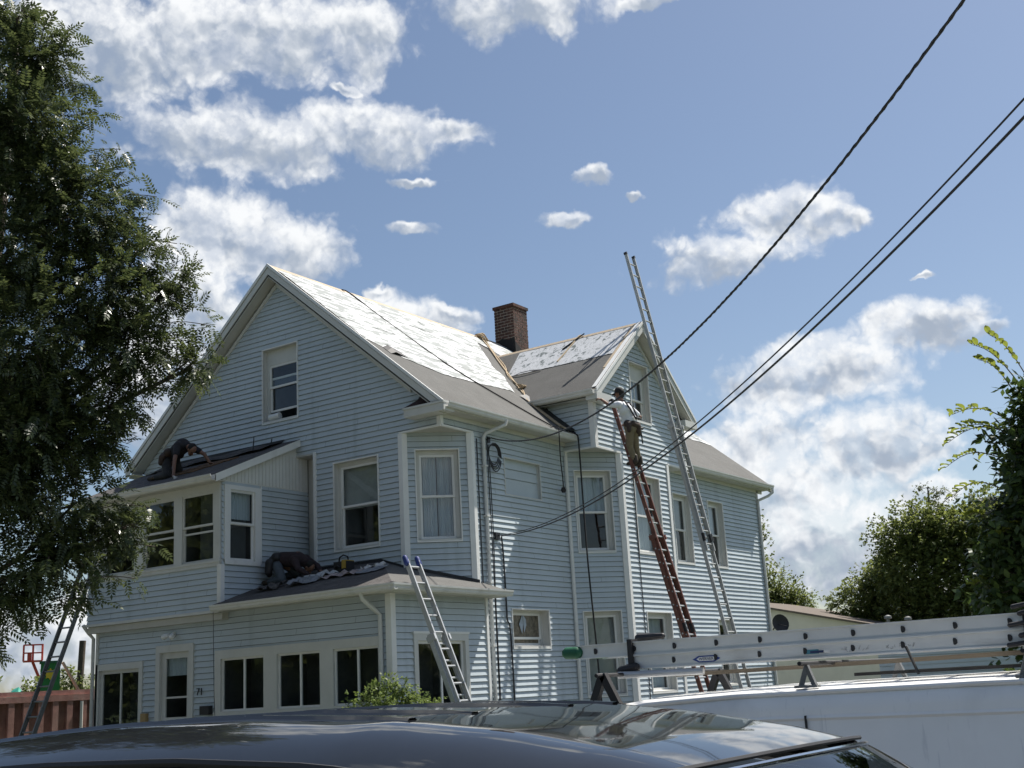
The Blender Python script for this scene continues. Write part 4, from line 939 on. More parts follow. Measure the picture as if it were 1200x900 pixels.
MB().loft([arc(12.66, 1.405, .66, .10, .018), arc(12.9, 1.26, .72, .12), arc(13.22, .98, .80, .13), arc(13.52, .73, .86, .14)], cap=False, closed=False).build('windscreen', 'glass_dark', suv, smooth=True)
MB().tube(arc(12.635, 1.423, .67, .10, .018), .006, 6).build('windscreen_gasket', 'black', suv, smooth=True)
MB().tube(arc(12.66, 1.410, .66, .10, .018), .0045, 6).build('windscreen_trim', 'chrome', suv, smooth=True)
MB().loft([arc(8.76, 1.33, .66, -.02), arc(8.60, 1.05, .76, -.03), arc(8.46, .72, .84, -.04)], cap=False, closed=False).build('rear_window', 'glass_dark', suv, smooth=True)
mb = MB(); mb.box((8.9, YC - .85, .25), (13.2, YC + .85, .30))
for x in (10.2, 11.9):
    for y in (-.4, .4): mb.box((x - .25, YC + y - .25, .3), (x + .25, YC + y + .25, .62)); mb.box((x - .32, YC + y - .24, .5), (x - .2, YC + y + .24, 1.15)); 
mb.build('seats', 'room', suv)
mb = MB(); mb.box((14.42, YC - .5, .15), (14.47, YC + .5, .36)); mb.build('grille', 'black', suv)
mb = MB(); mb.box((14.40, YC - .8, -.12), (14.5, YC + .8, .12)); mb.build('bumper', 'black', suv); mb = MB(); mb.box((8.24, YC - .8, -.12), (8.36, YC + .8, .12)); mb.build('bumper', 'black', suv)

# --- white van with a ladder rack
YN, YR = -11.02, -9.02; yv = (YN + YR) / 2
van = empty('van', (11.8, yv, ST), 'white work van carrying ladders on its roof rack', 'van')
def vsec(x, zb, zt, hw, crown=.05, rad=.14):
    L_ = [(x, yv - hw + .02, zb), (x, yv - hw, zb + .15), (x, yv - hw, zb + .62), (x, yv - hw + .02, zb + .66), (x, yv - hw + .05, zt - rad), (x, yv - hw + .07, zt - rad * .5), (x, yv - hw + .13, zt - .02)]
    top = [(x, yv + (hw - .13) * t, zt - .02 + .55 * crown * (1 - t * t)) for t in np.linspace(-.9, .9, 9)]
    return L_ + top + [(a, 2 * yv - b, c) for a, b, c in reversed(L_)]
vb = MB(); vb.loft([vsec(*q) for q in ((7.62, -.05, .38, .85, .02, .1), (7.72, -.12, .55, .94, .03, .12), (8.3, -.14, .72, .98, .04, .12), (8.72, -.14, .80, .99, .04, .12), (8.8, -.14, .86, .99, .03, .10), (9.0, -.14, 1.06, .985, .03, .10), (9.38, -.14, 1.38, .98, .04, .12), (9.55, -.14, 1.455, .985, .045, .13),
    (9.9, -.14, 1.50, .99, .05, .14), (10.6, -.14, 1.525, 1.0, .055, .14), (12.0, -.14, 1.535, 1.0, .055, .14), (14.4, -.14, 1.53, 1.0, .055, .14), (14.78, -.14, 1.50, .99, .05, .14), (14.88, -.05, 1.40, .93, .03, .14))])
vb.build('body', 'vanp', van, smooth=True)
MB().tube([(x, YN + .088, z) for x, z in ((9.6, 1.405), (10.0, 1.46), (10.6, 1.485), (12.0, 1.497), (14.5, 1.492))], .016, 8).build('drip_rail', 'vanp', van, smooth=True)
mb = MB(); mb.loft([[(x, YN + .06 + d, z) for d, z in ((-.012, 1.36 + k), (-.020, 1.345 + k), (-.012, 1.33 + k))] for x, k in ((9.9, -.02), (10.8, 0), (14.5, 0))], cap=False, closed=False); mb.build('body_crease', 'vanp', van)
for z in (.62, .98):
    mb = MB(); mb.loft([[(x, YN + .03 + .02 * (z > .7) + d, z + h) for d, h in ((.004, -.02), (-.010, -.008), (-.010, .008), (.004, .02))] for x in (10.1, 12.0, 14.6)], cap=False, closed=False); mb.build('pressed_rib', 'vanp', van)
for x in (11.05, 12.9):
    MB().box((x, YN + .028, .05), (x + .008, YN + .06, 1.36)).build('panel_seam', 'black', van)
for s_, yy in ((-1, YN), (1, YR)):
    MB().prism([(8.95, yy - s_ * .045, .84), (9.95, yy - s_ * .035, .84), (9.95, yy - s_ * .048, 1.26), (9.48, yy - s_ * .048, 1.26)], (0, s_ * .03, 0)).build('side_window', 'glass_dark', van)
    mb = MB(); mb.capsule((8.95, yy + s_ * .10, .95), (8.95, yy + s_ * .18, .95), .08, .1, 10, flat=((1, 0, 0), .5)); mb.build('wing_mirror', 'black', van, smooth=True)
    mb = MB(); mb.box((7.60, yv + s_ * .62 - .14, .26), (7.74, yv + s_ * .62 + .14, .44)); mb.build('headlight', 'lens', van)
    mb = MB(); mb.box((14.84, yv + s_ * .82 - .07, .3), (14.92, yv + s_ * .82 + .07, .8)); mb.build('tail_light', 'redlens', van)
    for x in (8.55, 13.6): wheel(van, x, yv + s_ * .88, ST + .36, .36, .24, s_)
MB().loft([[(x + .02, yv + t * w, z) for t in np.linspace(-1, 1, 9)] for x, z, w in ((8.80, .90, .84), (9.08, 1.16, .82), (9.36, 1.405, .78))], cap=False, closed=False).build('windscreen', 'glass_dark', van, smooth=True)
mb = MB(); mb.box((7.56, yv - .85, -.1), (7.72, yv + .85, .08)); mb.build('bumper', 'black', van)
# rack: uprights and cross bars
for x in (9.66, 11.05, 12.30, 14.2):
    for yy in (YN + .13, YR - .13):
        mb = MB()
        if x < 10: mb.beam((x - .10, yy, 1.44), (x, yy, 1.66), .045, .05); mb.beam((x + .10, yy, 1.46), (x, yy, 1.66), .045, .05); mb.box((x - .15, yy - .05, 1.42), (x + .15, yy + .05, 1.475))
        else: mb.beam((x - .04, yy, 1.52), (x, yy + .02, 1.64), .018, .03); mb.beam((x + .05, yy, 1.52), (x, yy + .02, 1.64), .018, .03); mb.box((x - .07, yy - .03, 1.515), (x + .07, yy + .03, 1.53))
        mb.build('rack_foot', 'black' if x < 10 else 'alu_old', van)
    MB().tube([(x, YN + .04, 1.655), (x, YR - .04, 1.655)], .013, 8).build('rack_crossbar', 'black', van, smooth=True)
mb = MB(); mb.box((11.15, -10.35, 1.565), (13.9, -10.2, 1.585)); mb.build('roof_runner', 'black', van)
mb = MB(); mb.beam((11.66, -10.72, 1.56), (11.60, -10.70, 1.72), .012, .012); mb.build('rack_pin', 'black', van)
for x0, w in ((12.08, .05), (12.2, .08)):
    mb = MB(); mb.prism([(x0, YN + .062, 1.405), (x0 + w, YN + .062, 1.41), (x0 + w * .8, YN + .062, 1.385), (x0 + w * .3, YN + .062, 1.38)], (0, -.006, 0)); mb.build('paint_chip', 'room', van)

# ladder lying on its side on the rack: two nested sections seen by their rails
lx0, lx1, ly = 9.72, 15.4, -10.56
vl = empty('extension_ladder', (lx0, ly, 1.67), 'silver aluminium extension ladder with green end caps strapped on the van rack', 'ladder')
rs = mat('ladder_rail', (.66, .665, .66), .42, metal=.35, var=.05, scale=5); dirty(rs, (.30, .29, .27), 5, .56, .72, (.25, 1, 1), .55)
def vrail(x0, x1, zc, y, dz=0.0):
    mb = MB(); mb.hexa([(x0, y - .003, zc - .044), (x1, y - .003, zc - .044 + dz), (x1, y + .003, zc - .044 + dz), (x0, y + .003, zc - .044), (x0, y - .003, zc + .044), (x1, y - .003, zc + .044 + dz), (x1, y + .003, zc + .044 + dz), (x0, y + .003, zc + .044)])
    for f in (-1, 1): mb.hexa([(x0, y - .016, zc + f * .042 - .004), (x1, y - .016, zc + f * .042 - .004 + dz), (x1, y + .016, zc + f * .042 - .004 + dz), (x0, y + .016, zc + f * .042 - .004), (x0, y - .016, zc + f * .042 + .004), (x1, y - .016, zc + f * .042 + .004 + dz), (x1, y + .016, zc + f * .042 + .004 + dz), (x0, y + .016, zc + f * .042 + .004)])
    return mb.build('rail', rs, vl)
for yo in (0, .40):
    vrail(9.24, lx1, 1.822, ly + yo + .004, .0); vrail(lx0, lx1, 1.732, ly + yo, .0)
def rung(loc):
    mb = MB(); prof = [(0, -.02), (.012, -.018), (.02, -.008), (.02, .008), (.012, .018), (0, .02), (-.004, .012), (-.004, -.012)]
    mb.loft([[(a - .008, y, b) for a, b in prof] for y in (-.008, .41)]); return mb.build('rung', 'black', vl, loc=loc)
r0 = None
for z, xs0, n in ((1.822, 10.03 - .61, 20), (1.732, 10.03, 18)):
    for i in range(n):
        x = xs0 + .305 * i - (0 if z > 1.8 else .012)
        if r0 is None: r0 = rung((x, ly, z))
        else: dup(r0, vl, (x, ly, z))
for yo in (0, .40): MB().capsule((9.19, ly + yo, 1.822), (9.27, ly + yo, 1.822), .042, .044, 12).build('end_cap', 'green', vl, smooth=True)
mb = MB(); mb.box((9.685, ly - .03, 1.66), (9.72, ly + .06, 1.885)); mb.capsule((9.66, ly + .2, 1.895), (9.84, ly + .2, 1.90), .035, .02, 8); mb.capsule((9.62, ly - .02, 1.68), (9.74, ly - .03, 1.70), .03, .03, 8); mb.build('strap', 'black', vl)
mb = MB(); mb.box((12.24, ly - .03, 1.52), (12.34, ly + .45, 1.885)); 
for z, a_ in ((1.69, -.05), (1.74, .02), (1.80, -.03), (1.86, .03), (1.90, 0)): mb.capsule((12.20 + a_, ly - .04, z), (12.30, ly - .05, z + .015), .014, .012, 8)
mb.build('strap', 'black', vl)
# maker's mark and stickers on the rail
mb = MB(); zc = 1.724; mb.prism([(10.255 + a, ly - .0045, zc + b) for a, b in ((-.10, 0), (-.055, .021), (.055, .021), (.10, 0), (.055, -.021), (-.055, -.021))], (0, -.0015, 0)); mb.build('maker_badge', mat('badge_blue', (.02, .05, .22), .5), vl)
mb = MB(); mb.prism([(10.255 + a, ly - .0065, zc + b) for a, b in ((-.07, 0), (-.05, .013), (.05, .013), (.07, 0), (.05, -.013), (-.05, -.013))], (0, -.001, 0)); mb.build('badge_field', 'white', vl)
textmesh('WERNER', .026, .0008, 'badge_lettering', mat('badge_ink', (.02, .03, .08), .5), vl, (10.255, ly - .0085, zc), (1, 0, 0), (0, 0, 1))
mb = MB(); mb.box((10.93, ly - .006, 1.712), (11.02, ly - .0035, 1.738)); mb.build('sticker', mat('sticker_teal', (.05, .20, .26), .5), vl); mb = MB(); mb.box((10.965, ly - .0075, 1.716), (11.05, ly - .006, 1.730)); mb.build('sticker', mat('sticker_navy', (.02, .035, .10), .5), vl); mb = MB(); mb.box((11.055, ly - .006, 1.716), (11.09, ly - .0035, 1.732)); mb.build('sticker', 'white', vl)
scrib = mat('marker_ink', (.36, .36, .36), .6); mb = MB(); rs_ = random.Random(11)
for x0, n in ((11.17, 7), (11.45, 7)):
    for k in range(n):
        c = Vector((x0 + k * .026, ly - .0045, 1.728)); mb.tube([c + Vector((rs_.uniform(-.011, .011), 0, rs_.uniform(-.018, .018))) for _ in range(4)], .0016, 4)
mb.build('marker_scrawl', scrib, vl)
# plank and pipe under it
tag(MB().hexa([(9.95, -10.42, 1.620), (15.2, -10.42, 1.655), (15.2, -10.37, 1.655), (9.95, -10.37, 1.620), (9.95, -10.42, 1.645), (15.2, -10.42, 1.685), (15.2, -10.37, 1.685), (9.95, -10.37, 1.645)]).build('plank', mat('grey_brown_plank', (.15, .125, .095), .85, var=.2, scale=4, stretch=(.3, 4, 4))), 'long weathered brown plank under the ladder on the van', 'plank')
tag(MB().tube([(9.62, -10.62, 1.652), (10.22, -10.55, 1.648)], .024, 10).build('pipe', 'alu', smooth=True), 'short silver pipe end sticking out under the van ladder', 'pipe')

# ------------------------------------------------------------------ trees
def npmesh(name, V, F, m, parent, k=None):
    me = bpy.data.meshes.new(name); V = np.asarray(V, np.float32); F = np.asarray(F, np.int32)
    me.vertices.add(len(V)); me.vertices.foreach_set('co', V.ravel())
    n = F.shape[1]; me.loops.add(F.size); me.loops.foreach_set('vertex_index', F.ravel())
    me.polygons.add(len(F)); me.polygons.foreach_set('loop_start', np.arange(0, F.size, n, dtype=np.int32)); me.polygons.foreach_set('loop_total', np.full(len(F), n, np.int32))
    me.update(calc_edges=True); me.materials.append(MT[m] if isinstance(m, str) else m)
    o = place(bpy.data.objects.new(name, me), parent)
    if k: kind(o, k)
    return o
def pinnate(length, leaf, wid, pairs, rr):
    """a compound leaf: leaflets on both sides of a stalk along +x, slightly folded"""
    V = []; 
    def leaflet(o, d, l, w, up):
        d = d / np.linalg.norm(d); s = np.cross(d, up); s /= np.linalg.norm(s)
        V.extend([o, o + d * l * .45 + s * w * .5 + up * .006, o + d * l, o + d * l * .45 - s * w * .5 + up * .006])
    for i in range(pairs):
        x = length * (i + .8) / (pairs + .3); dr = -.12 * (x / length) ** 2 * length
        for sg in (-1, 1):
            leaflet(np.array([x, 0, dr]), np.array([.55, sg * 1., -.25 + rr.uniform(-.25, .25)]), leaf * rr.uniform(.8, 1.15), wid, np.array([0, 0, 1.]))
    leaflet(np.array([length, 0, -.12 * length]), np.array([1, 0, -.3]), leaf * 1.1, wid, np.array([0, 0, 1.]))
    st = [np.array([0, -.002, 0]), np.array([length, -.001, -.12 * length]), np.array([length, .001, -.12 * length]), np.array([0, .002, 0])]
    return np.array(V + st)
def broad(leaf, wid, n, spread, rr):
    V = []
    for i in range(n):
        a = rr.uniform(0, 6.28); o = np.array([rr.uniform(0, spread), 0, 0]); d = np.array([.6, math.cos(a), math.sin(a) * .6 - .15]); d /= np.linalg.norm(d)
        up = np.array([rr.uniform(-.4, .4), rr.uniform(-.4, .4), 1.]); s = np.cross(d, up); s /= np.linalg.norm(s); l = leaf * rr.uniform(.7, 1.2); w = wid * rr.uniform(.8, 1.1)
        V.extend([o, o + d * l * .5 + s * w * .5, o + d * l, o + d * l * .5 - s * w * .5])
    return np.array(V)
def crown(name, parent, clumps, dens, temps, m, rr, droop=.25, shell=.55, outward=None, sc=(.8, 1.2), k='stuff'):
    AV = []; AF = []; base = 0
    for (x, y, z, r, *q) in clumps:
        n = int(dens * r ** 2 * 4 * (q[0] if q else 1)) + 3
        u = rr.normal(size=(n, 3)); u /= np.linalg.norm(u, axis=1)[:, None]
        rad = r * (shell + (1 - shell) * rr.random(n)) * (1 + .25 * rr.normal(size=n) * .5); rad[rr.random(n) < .35] *= rr.random()
        P = np.array([x, y, z]) + u * rad[:, None] * np.array([1, 1, .9])
        d = u + rr.normal(size=(n, 3)) * .55; d[:, 2] -= droop; d /= np.linalg.norm(d, axis=1)[:, None]
        up = np.array([0, 0, 1.]) + rr.normal(size=(n, 3)) * .35; s = np.cross(up, d); s /= np.linalg.norm(s, axis=1)[:, None] + 1e-9; w = np.cross(d, s)
        t = temps[rr.integers(len(temps))]
        k_ = rr.uniform(*sc, n)
        V = P[:, None, :] + (t[None, :, 0, None] * d[:, None, :] + t[None, :, 1, None] * s[:, None, :] + t[None, :, 2, None] * w[:, None, :]) * k_[:, None, None]
        V = V.reshape(-1, 3); AV.append(V); AF.append(np.arange(len(V)).reshape(-1, 4) + base); base += len(V)
    return npmesh(name, np.concatenate(AV), np.concatenate(AF), m, parent, k)
def limbs(root, trunk, clumps, r0, m='bark', twigs=3, rr=None):
    """trunk: list of points; a limb runs from the trunk to each clump"""
    n = len(trunk); MB().tube(trunk, [r0 * (1 - .8 * i / (n - 1)) for i in range(n)], 10).build('trunk', m, root, smooth=True)
    T = [Vector(p) for p in trunk]
    for (x, y, z, r, *q) in clumps:
        c = Vector((x, y, z)); s = min(T, key=lambda p: (p - c).length + abs(p.z - (c.z - (Vector((p.x, p.y, 0)) - Vector((c.x, c.y, 0))).length * .6)) * 1.2)
        mid = s.lerp(c, .5) + Vector((0, 0, -.12 * (c - s).length)) * .6; mb = MB(); th = min(r0 * .28, .012 + .02 * (c - s).length)
        mb.tube([s, mid, c], [th, th * .6, th * .3], 6)
        for _ in range(twigs):
            e = c + Vector(rr.normal(size=3)).normalized() * r * rr.uniform(.7, 1.05); mb.tube([c.lerp(mid, rr.uniform(0, .35)), c.lerp(e, .5) + Vector((0, 0, .06 * r)), e], [th * .3, th * .2, .004], 4)
        mb.build('branch', m, root, smooth=True)
rr = np.random.default_rng(21)
MT['leafL'] = leafmat('locust_leaf', (.022, .037, .014), (.088, .112, .040), .34, .36, .5)
MT['leafR'] = leafmat('magnolia_leaf', (.020, .040, .011), (.055, .09, .022), .34, .4, .4)
MT['leafB'] = leafmat('far_leaf', (.06, .088, .024), (.16, .19, .055), .5)
MT['leafW'] = leafmat('willow_leaf', (.07, .09, .04), (.13, .15, .07), .4)
LT = [(0.37, -9.26, 9.19, 0.71), (0.75, -8.69, 8.04, 0.8), (1.02, -8.32, 6.87, 0.86), (1.22, -8.06, 6.2, 0.56), (0.6, -8.9, 5.4, 0.82), (0.8, -8.6, 4.15, 0.66), (0.66, -8.81, 3.51, 0.69), (0.43, -9.16, 6.35, 1.09), (1.52, -7.68, 7.15, 0.32), (1.68, -7.5, 5.96, 0.27), (0.43, -9.16, 10.22, 0.51), (0.4, -9.2, 3.1, 0.63), (1.14, -8.16, 7.48, 0.46), (1.13, -8.17, 3.82, 0.34), (0.56, -8.97, 8.49, 0.69), (0.32, -9.34, 4.46, 0.91), (0.27, -9.4, 10.82, 0.34)]
LT += [(.95, -8.42, 4.95, .50), (1.05, -8.30, 5.50, .40), (.30, -9.35, 7.4, .9), (.5, -9.1, 5.0, .8)]
LT = [tuple(CAM + (Vector(c[:3]) - CAM) * 1.094) + (c[3] * 1.094,) for c in LT]
TB = Vector((-2.1, -8.15, ST + .1))
hid = [(2 * TB.x - x + rr.uniform(-.4, .4), 2 * TB.y - y + rr.uniform(-1, 1), z, r * 1.35, .5) for x, y, z, r in LT[:12]] + [(TB.x + rr.uniform(-1.5, .6), TB.y + rr.uniform(-1.6, 1.6), z, 1.25, .5) for z in (5, 6.5, 8, 9.5, 11, 12)]
lt = empty('leafy_tree', TB, 'tall dark green tree with feathery compound leaves beside the house front', 'tree')
limbs(lt, [(TB.x, TB.y, ST), (TB.x + .05, TB.y, 1.6), (TB.x - .05, TB.y + .05, 3.4), (TB.x + .1, TB.y, 5.5), (TB.x + .05, TB.y, 8), (TB.x + .2, TB.y + .1, 10.5), (TB.x + .2, TB.y + .1, 12.3)], LT + [h[:4] for h in hid], .26, rr=rr, twigs=4)
tp_ = [pinnate(l_, .075 * k_, .033 * k_, n_, rr) for l_, k_, n_ in ((.24, 1, 6), (.28, 1.12, 6), (.20, .9, 5), (.30, 1.05, 7), (.22, 1.2, 5))]
crown('crown', lt, [(x, y, z, r * .95) for x, y, z, r in LT], 165, tp_, 'leafL', rr, .3, .35); crown('crown', lt, hid, 150, tp_, 'leafL', rr, .3, .5)
# long sprays that stick out of its edge
ed0 = ((1.0, -8.35, 9.0), (1.30, -7.98, 8.35)); ed = [tuple(CAM + (Vector(p) - CAM) * 1.094) for p in ((1.0, -8.35, 9.0), (1.30, -7.98, 8.35), (1.55, -7.6, 7.3), (1.75, -7.4, 6.02), (1.15, -8.1, 3.75), (.75, -8.7, 9.9), (.6, -8.9, 10.6), (1.33, -7.92, 3.6), (1.75, -7.42, 6.55), (1.2, -8.1, 3.2), (.55, -9.0, 2.75), (.3, -9.4, 2.6), (1.05, -8.3, 8.7), (1.45, -7.75, 7.7), (1.62, -7.55, 6.8), (1.7, -7.45, 6.3), (1.5, -7.7, 5.75), (1.25, -8.0, 5.3), (1.28, -7.98, 4.1), (.85, -8.6, 9.5), (.9, -8.5, 2.95), (1.2, -8.1, 8.0), (1.5, -7.7, 7.05))]
mb = MB(); lp = []
for e in ed:
    e = Vector(e); back = (Vector((TB.x + .6, TB.y, e.z - .3)) - e).normalized(); s = e + back * .9
    pts = [s + (e - s) * t + Vector((0, 0, .10 * math.sin(t * 3))) for t in np.linspace(0, 1.15, 7)]; mb.tube(pts, .006, 4); lp += [(p.x, p.y, p.z, .12, .8) for p in pts]
mb.build('twigs', 'bark', lt); crown('crown', lt, lp, 60, tp_, 'leafL', rr, .35, .3, sc=(.7, 1.1))

# right hand tree with broad leaves
RT0 = [(11.07, -5.22, 2.88, 0.51), (11.24, -5.18, 3.55, 0.42), (11.14, -5.2, 2.28, 0.56), (10.87, -5.27, 2.31, 0.33), (11.48, -5.13, 4.13, 0.37), (11.16, -5.2, 3.88, 0.20), (11.59, -5.11, 3.33, 0.65), (10.86, -5.27, 2.73, 0.22), (11.7, -4.6, 2.4, .8), (12.3, -4.7, 3.4, .9), (12.5, -5.0, 4.0, .6), (11.5, -4.5, 3.2, .7), (11.3, -4.9, 1.5, .7), (12.1, -4.8, 1.6, .8)]
RT = [(c[0] + .2, c[1] + .03, c[2], c[3]) for c in RT0]
rt = empty('broadleaf_tree', (12.0, -4.8, -.02), 'dense dark tree with broad leaf tips painted a sunlit yellow green behind the van', 'tree')
limbs(rt, [(12.0, -4.8, -.1), (12.0, -4.8, 1.4), (12.05, -4.8, 3.0), (12.1, -4.8, 4.6)], RT, .15, rr=rr, twigs=3)
crown('crown', rt, RT, 330, [broad(.105, .055, 6, .22, rr) for _ in range(4)], 'leafR', rr, .2, .3)
# leaf-bearing sprigs, each leaf its own piece
lm = []
for l, w in ((.105, .058), (.085, .045), (.12, .062)):
    mb = MB(); n = 6; row = []
    for i in range(n + 1):
        t = i / n; hw = w / 2 * math.sin(math.pi * min(1, t * .97 + .03)) ** .8; row.append([(l * t, -hw, .012 * math.sin(t * 3) + .008), (l * t, 0, .012 * math.sin(t * 3) - .014 * t), (l * t, hw, .012 * math.sin(t * 3) + .008)])
    mb.loft(row, cap=False, closed=False); me = bpy.data.meshes.new('leaf'); me.from_pydata([tuple(v) for v in mb.v], [], mb.f); me.materials.append(None); lm.append(me)
MT['leafS'] = leafmat('painted_sunlit_leaf', (.10, .145, .022), (.17, .20, .035), .5, .4, .4)  # brighter copy of the leaf colour, sunlight on the tips painted in
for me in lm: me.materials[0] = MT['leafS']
sprigs = [((11.35, -5.2, 4.2), (11.05, -5.26, 4.62)), ((11.4, -5.2, 4.3), (11.02, -5.3, 4.78)), ((11.25, -5.2, 3.95), (10.74, -5.36, 4.08)), ((11.2, -5.2, 3.85), (10.66, -5.36, 3.80)), ((11.1, -5.2, 3.6), (10.60, -5.36, 3.55)), ((11.05, -5.2, 3.3), (10.62, -5.36, 3.24)), ((10.95, -5.24, 2.9), (10.72, -5.34, 3.02)), ((11.3, -5.25, 3.75), (10.75, -5.36, 3.92)), ((10.95, -5.3, 2.2), (10.72, -5.38, 2.35)), ((11.35, -5.3, 2.75), (11.05, -5.45, 2.8)), ((11.5, -5.2, 4.3), (11.2, -5.3, 4.85))]
for a, b in sprigs:
    a = Vector(a); b = Vector(b); pts = [a + (b - a) * t + Vector((0, 0, .10 * math.sin(t * math.pi))) for t in np.linspace(0, 1, 8)]
    MB().tube(pts, [.007 - .0007 * i for i in range(8)], 5).build('twig', 'bark', rt)
    for i in range(1, 15):
        t = .18 + .82 * i / 14; p = a + (b - a) * t + Vector((0, 0, .10 * math.sin(t * math.pi))); ax = (b - a).normalized(); sd = ax.cross(Vector((0, 0, 1))).normalized() * (1 if i % 2 else -1)
        d = (ax * .6 + sd * rr.uniform(.4, 1.1) + Vector((0, 0, rr.uniform(-.35, .5)))).normalized(); o = bpy.data.objects.new('leaf', lm[rr.integers(3)]); place(o, rt, p)
        o.rotation_mode = 'QUATERNION'; o.rotation_quaternion = d.to_track_quat('X', 'Z') @ Vector((1, 0, 0)).rotation_difference(Vector((1, 0, 0))); o.scale = (rr.uniform(.75, 1.15),) * 3

def bgtree(name, label, base, clumps, dens, m, leaf=(.13, .085), group=None, tw=2, shell=.5, r0=.22):
    t = empty(name, base, label, 'tree', group); zt = max(c[2] for c in clumps)
    limbs(t, [tuple(base), (base[0], base[1], base[2] + (zt - base[2]) * .5), (base[0] + .1, base[1], zt)], clumps, r0, rr=rr, twigs=tw)
    crown('crown', t, clumps, dens, [broad(*leaf, 6, leaf[0] * 2, rr) for _ in range(3)], m, rr, .15, shell); return t
def ball(cx, cy, z0, z1, rx, n, r):   # clumps filling an egg
    out = []
    for i in range(n):
        u = rr.normal(size=3); u /= np.linalg.norm(u); t = rr.random() ** .4; out.append((cx + u[0] * rx * t, cy + u[1] * rx * t, (z0 + z1) / 2 + u[2] * (z1 - z0) / 2 * t, r * rr.uniform(.7, 1.25)))
    return out
bgtree('background_tree', 'rounded green tree just past the rear corner of the house', (-8.2, 33.3, 0), [(-8.9, 33, 6.9, 1.3), (-8.2, 32.9, 5.6, 1.5), (-7.2, 33.1, 5.0, 1.2), (-6.4, 33.4, 4.6, .9), (-9.5, 33.5, 5.2, 1.4), (-8.6, 33.6, 8.0, 1.0), (-7.9, 33, 3.6, 1.4), (-6.9, 33.2, 3.8, 1.1)], 110, 'leafB')
bgtree('background_tree', 'left crown of the tree clump behind the tan garage', (-1.9, 29.5, 0), [(-2.5, 29.4, 4.1, 0.9900000000000001), (-1.5999999999999999, 29.5, 4.7, 1.08), (-1.0, 29.4, 5.1, 0.9), (-2.0, 29.6, 3.2, 1.1700000000000002), (-0.8, 29.5, 3.8, 1.1700000000000002), (-2.5, 29.599999999999998, 2.55, 0.9900000000000001), (-2.0, 29.8, 1.65, 1.1700000000000002), (-0.8, 29.7, 2.25, 1.1700000000000002)], 120, 'leafB')
bgtree('background_tree', 'tallest round tree of the clump behind the tan garage', (.6, 28.4, 0), [(-0.2, 28.3, 6.25, 1.2), (0.7, 28.5, 6.75, 1.2), (1.2, 28.4, 5.95, 1.3), (0.2, 28.2, 5.05, 1.4), (1.7, 28.6, 6.35, 1.1), (1.2, 28.2, 4.55, 1.4), (0.2, 28.4, 3.5, 1.4), (1.2, 28.4, 3.0, 1.4)], 120, 'leafB')
bgtree('background_tree', 'dark tree of the clump nearest the broadleaf tree', (2.8, 28.9, 0), [(2.3, 28.8, 6.25, 1.2), (3.1, 28.9, 6.65, 1.3), (2.6, 28.6, 5.05, 1.5), (3.7, 29, 5.75, 1.4), (3.4, 28.6, 4.35, 1.4), (4.4, 29.2, 6.15, 1.3), (4.6, 29, 4.75, 1.4), (2.6, 28.8, 3.5, 1.5), (3.4, 28.8, 2.8, 1.4), (4.6, 29.2, 3.2, 1.4)], 120, 'leafB')
wt = empty('birch_tree', (.5, 30.2, 0), 'thin wispy treetop rising above the clump behind the tan garage', 'tree')
wc = [(.35, 30.2, 7.2, .35), (.75, 30.2, 7.9, .4), (.1, 30.2, 6.8, .35), (1.05, 30.2, 8.2, .35), (-.35, 30.1, 6.9, .3), (1.3, 30.3, 7.4, .4), (.8, 30.2, 7.1, .4), (-.6, 30.1, 6.3, .35), (.4, 30.2, 8.4, .3), (1.5, 30.3, 8.0, .25)]
limbs(wt, [(.5, 30.2, 0), (.5, 30.2, 4), (.65, 30.2, 7.4), (.7, 30.2, 8.4)], wc, .12, rr=rr, twigs=4); crown('crown', wt, wc, 60, [broad(.11, .05, 5, .25, rr) for _ in range(3)], 'leafW', rr, .5, .4)
for lb, b, n in (('low tree beyond the dumpster under the red lift', (-22.6, 8.4, 0), 9), ('bushy tree beyond the dumpster beside the grey pole', (-20.4, 9.6, 0), 9), ('far left bush behind the dumpster', (-25.0, 5.6, 0), 8)):
    bgtree('background_tree', lb, b, ball(b[0], b[1], 1.0, 3.2 if n == 9 else 2.9, 1.2, n, .62), 70, 'leafB', (.14, .09), 'trees beyond the dumpster')
sh = empty('flowering_shrub', (.78, -2.62, -.02), 'leafy green shrub with pale tips in front of the porch', 'shrub')
sc_ = [(.78, -2.62, 1.42, .40), (.42, -2.88, 1.36, .34), (1.14, -2.36, 1.36, .34), (.8, -2.6, .85, .5), (.98, -2.48, 1.66, .22), (.6, -2.75, 1.66, .2), (.22, -3.04, 1.3, .25), (1.3, -2.26, 1.28, .25), (.78, -2.6, 1.8, .12)]
limbs(sh, [(.78, -2.62, -.05), (.78, -2.62, .5), (.78, -2.6, 1.1)], sc_, .05, rr=rr); crown('crown', sh, sc_, 420, [broad(.06, .032, 6, .12, rr) for _ in range(3)], leafmat('shrub_leaf', (.09, .14, .03), (.20, .26, .09), .4), rr, .1, .3)
belt = [(x + rr.uniform(-1.5, 1.5), -38 + rr.uniform(-2.5, 2.5) + (12 * max(0, (-x - 40) / 30)), rr.uniform(.6, 4.6), rr.uniform(1.6, 2.4)) for x in np.linspace(-75, 55, 120)] + [(x + rr.uniform(-2, 2), -31 + rr.uniform(-4, 4), rr.uniform(2, 14.5), rr.uniform(1.8, 2.8)) for x in np.linspace(-66, -20, 110)] + [(rr.uniform(44, 52), y, rr.uniform(.6, 5.5), rr.uniform(1.6, 2.4)) for y in np.linspace(-30, 75, 70)] + [(x, rr.uniform(60, 68), rr.uniform(.6, 5.5), rr.uniform(1.6, 2.4)) for x in np.linspace(14, 50, 30)]  # unseen trees, added so the panes reflect dark foliage instead of bright horizon
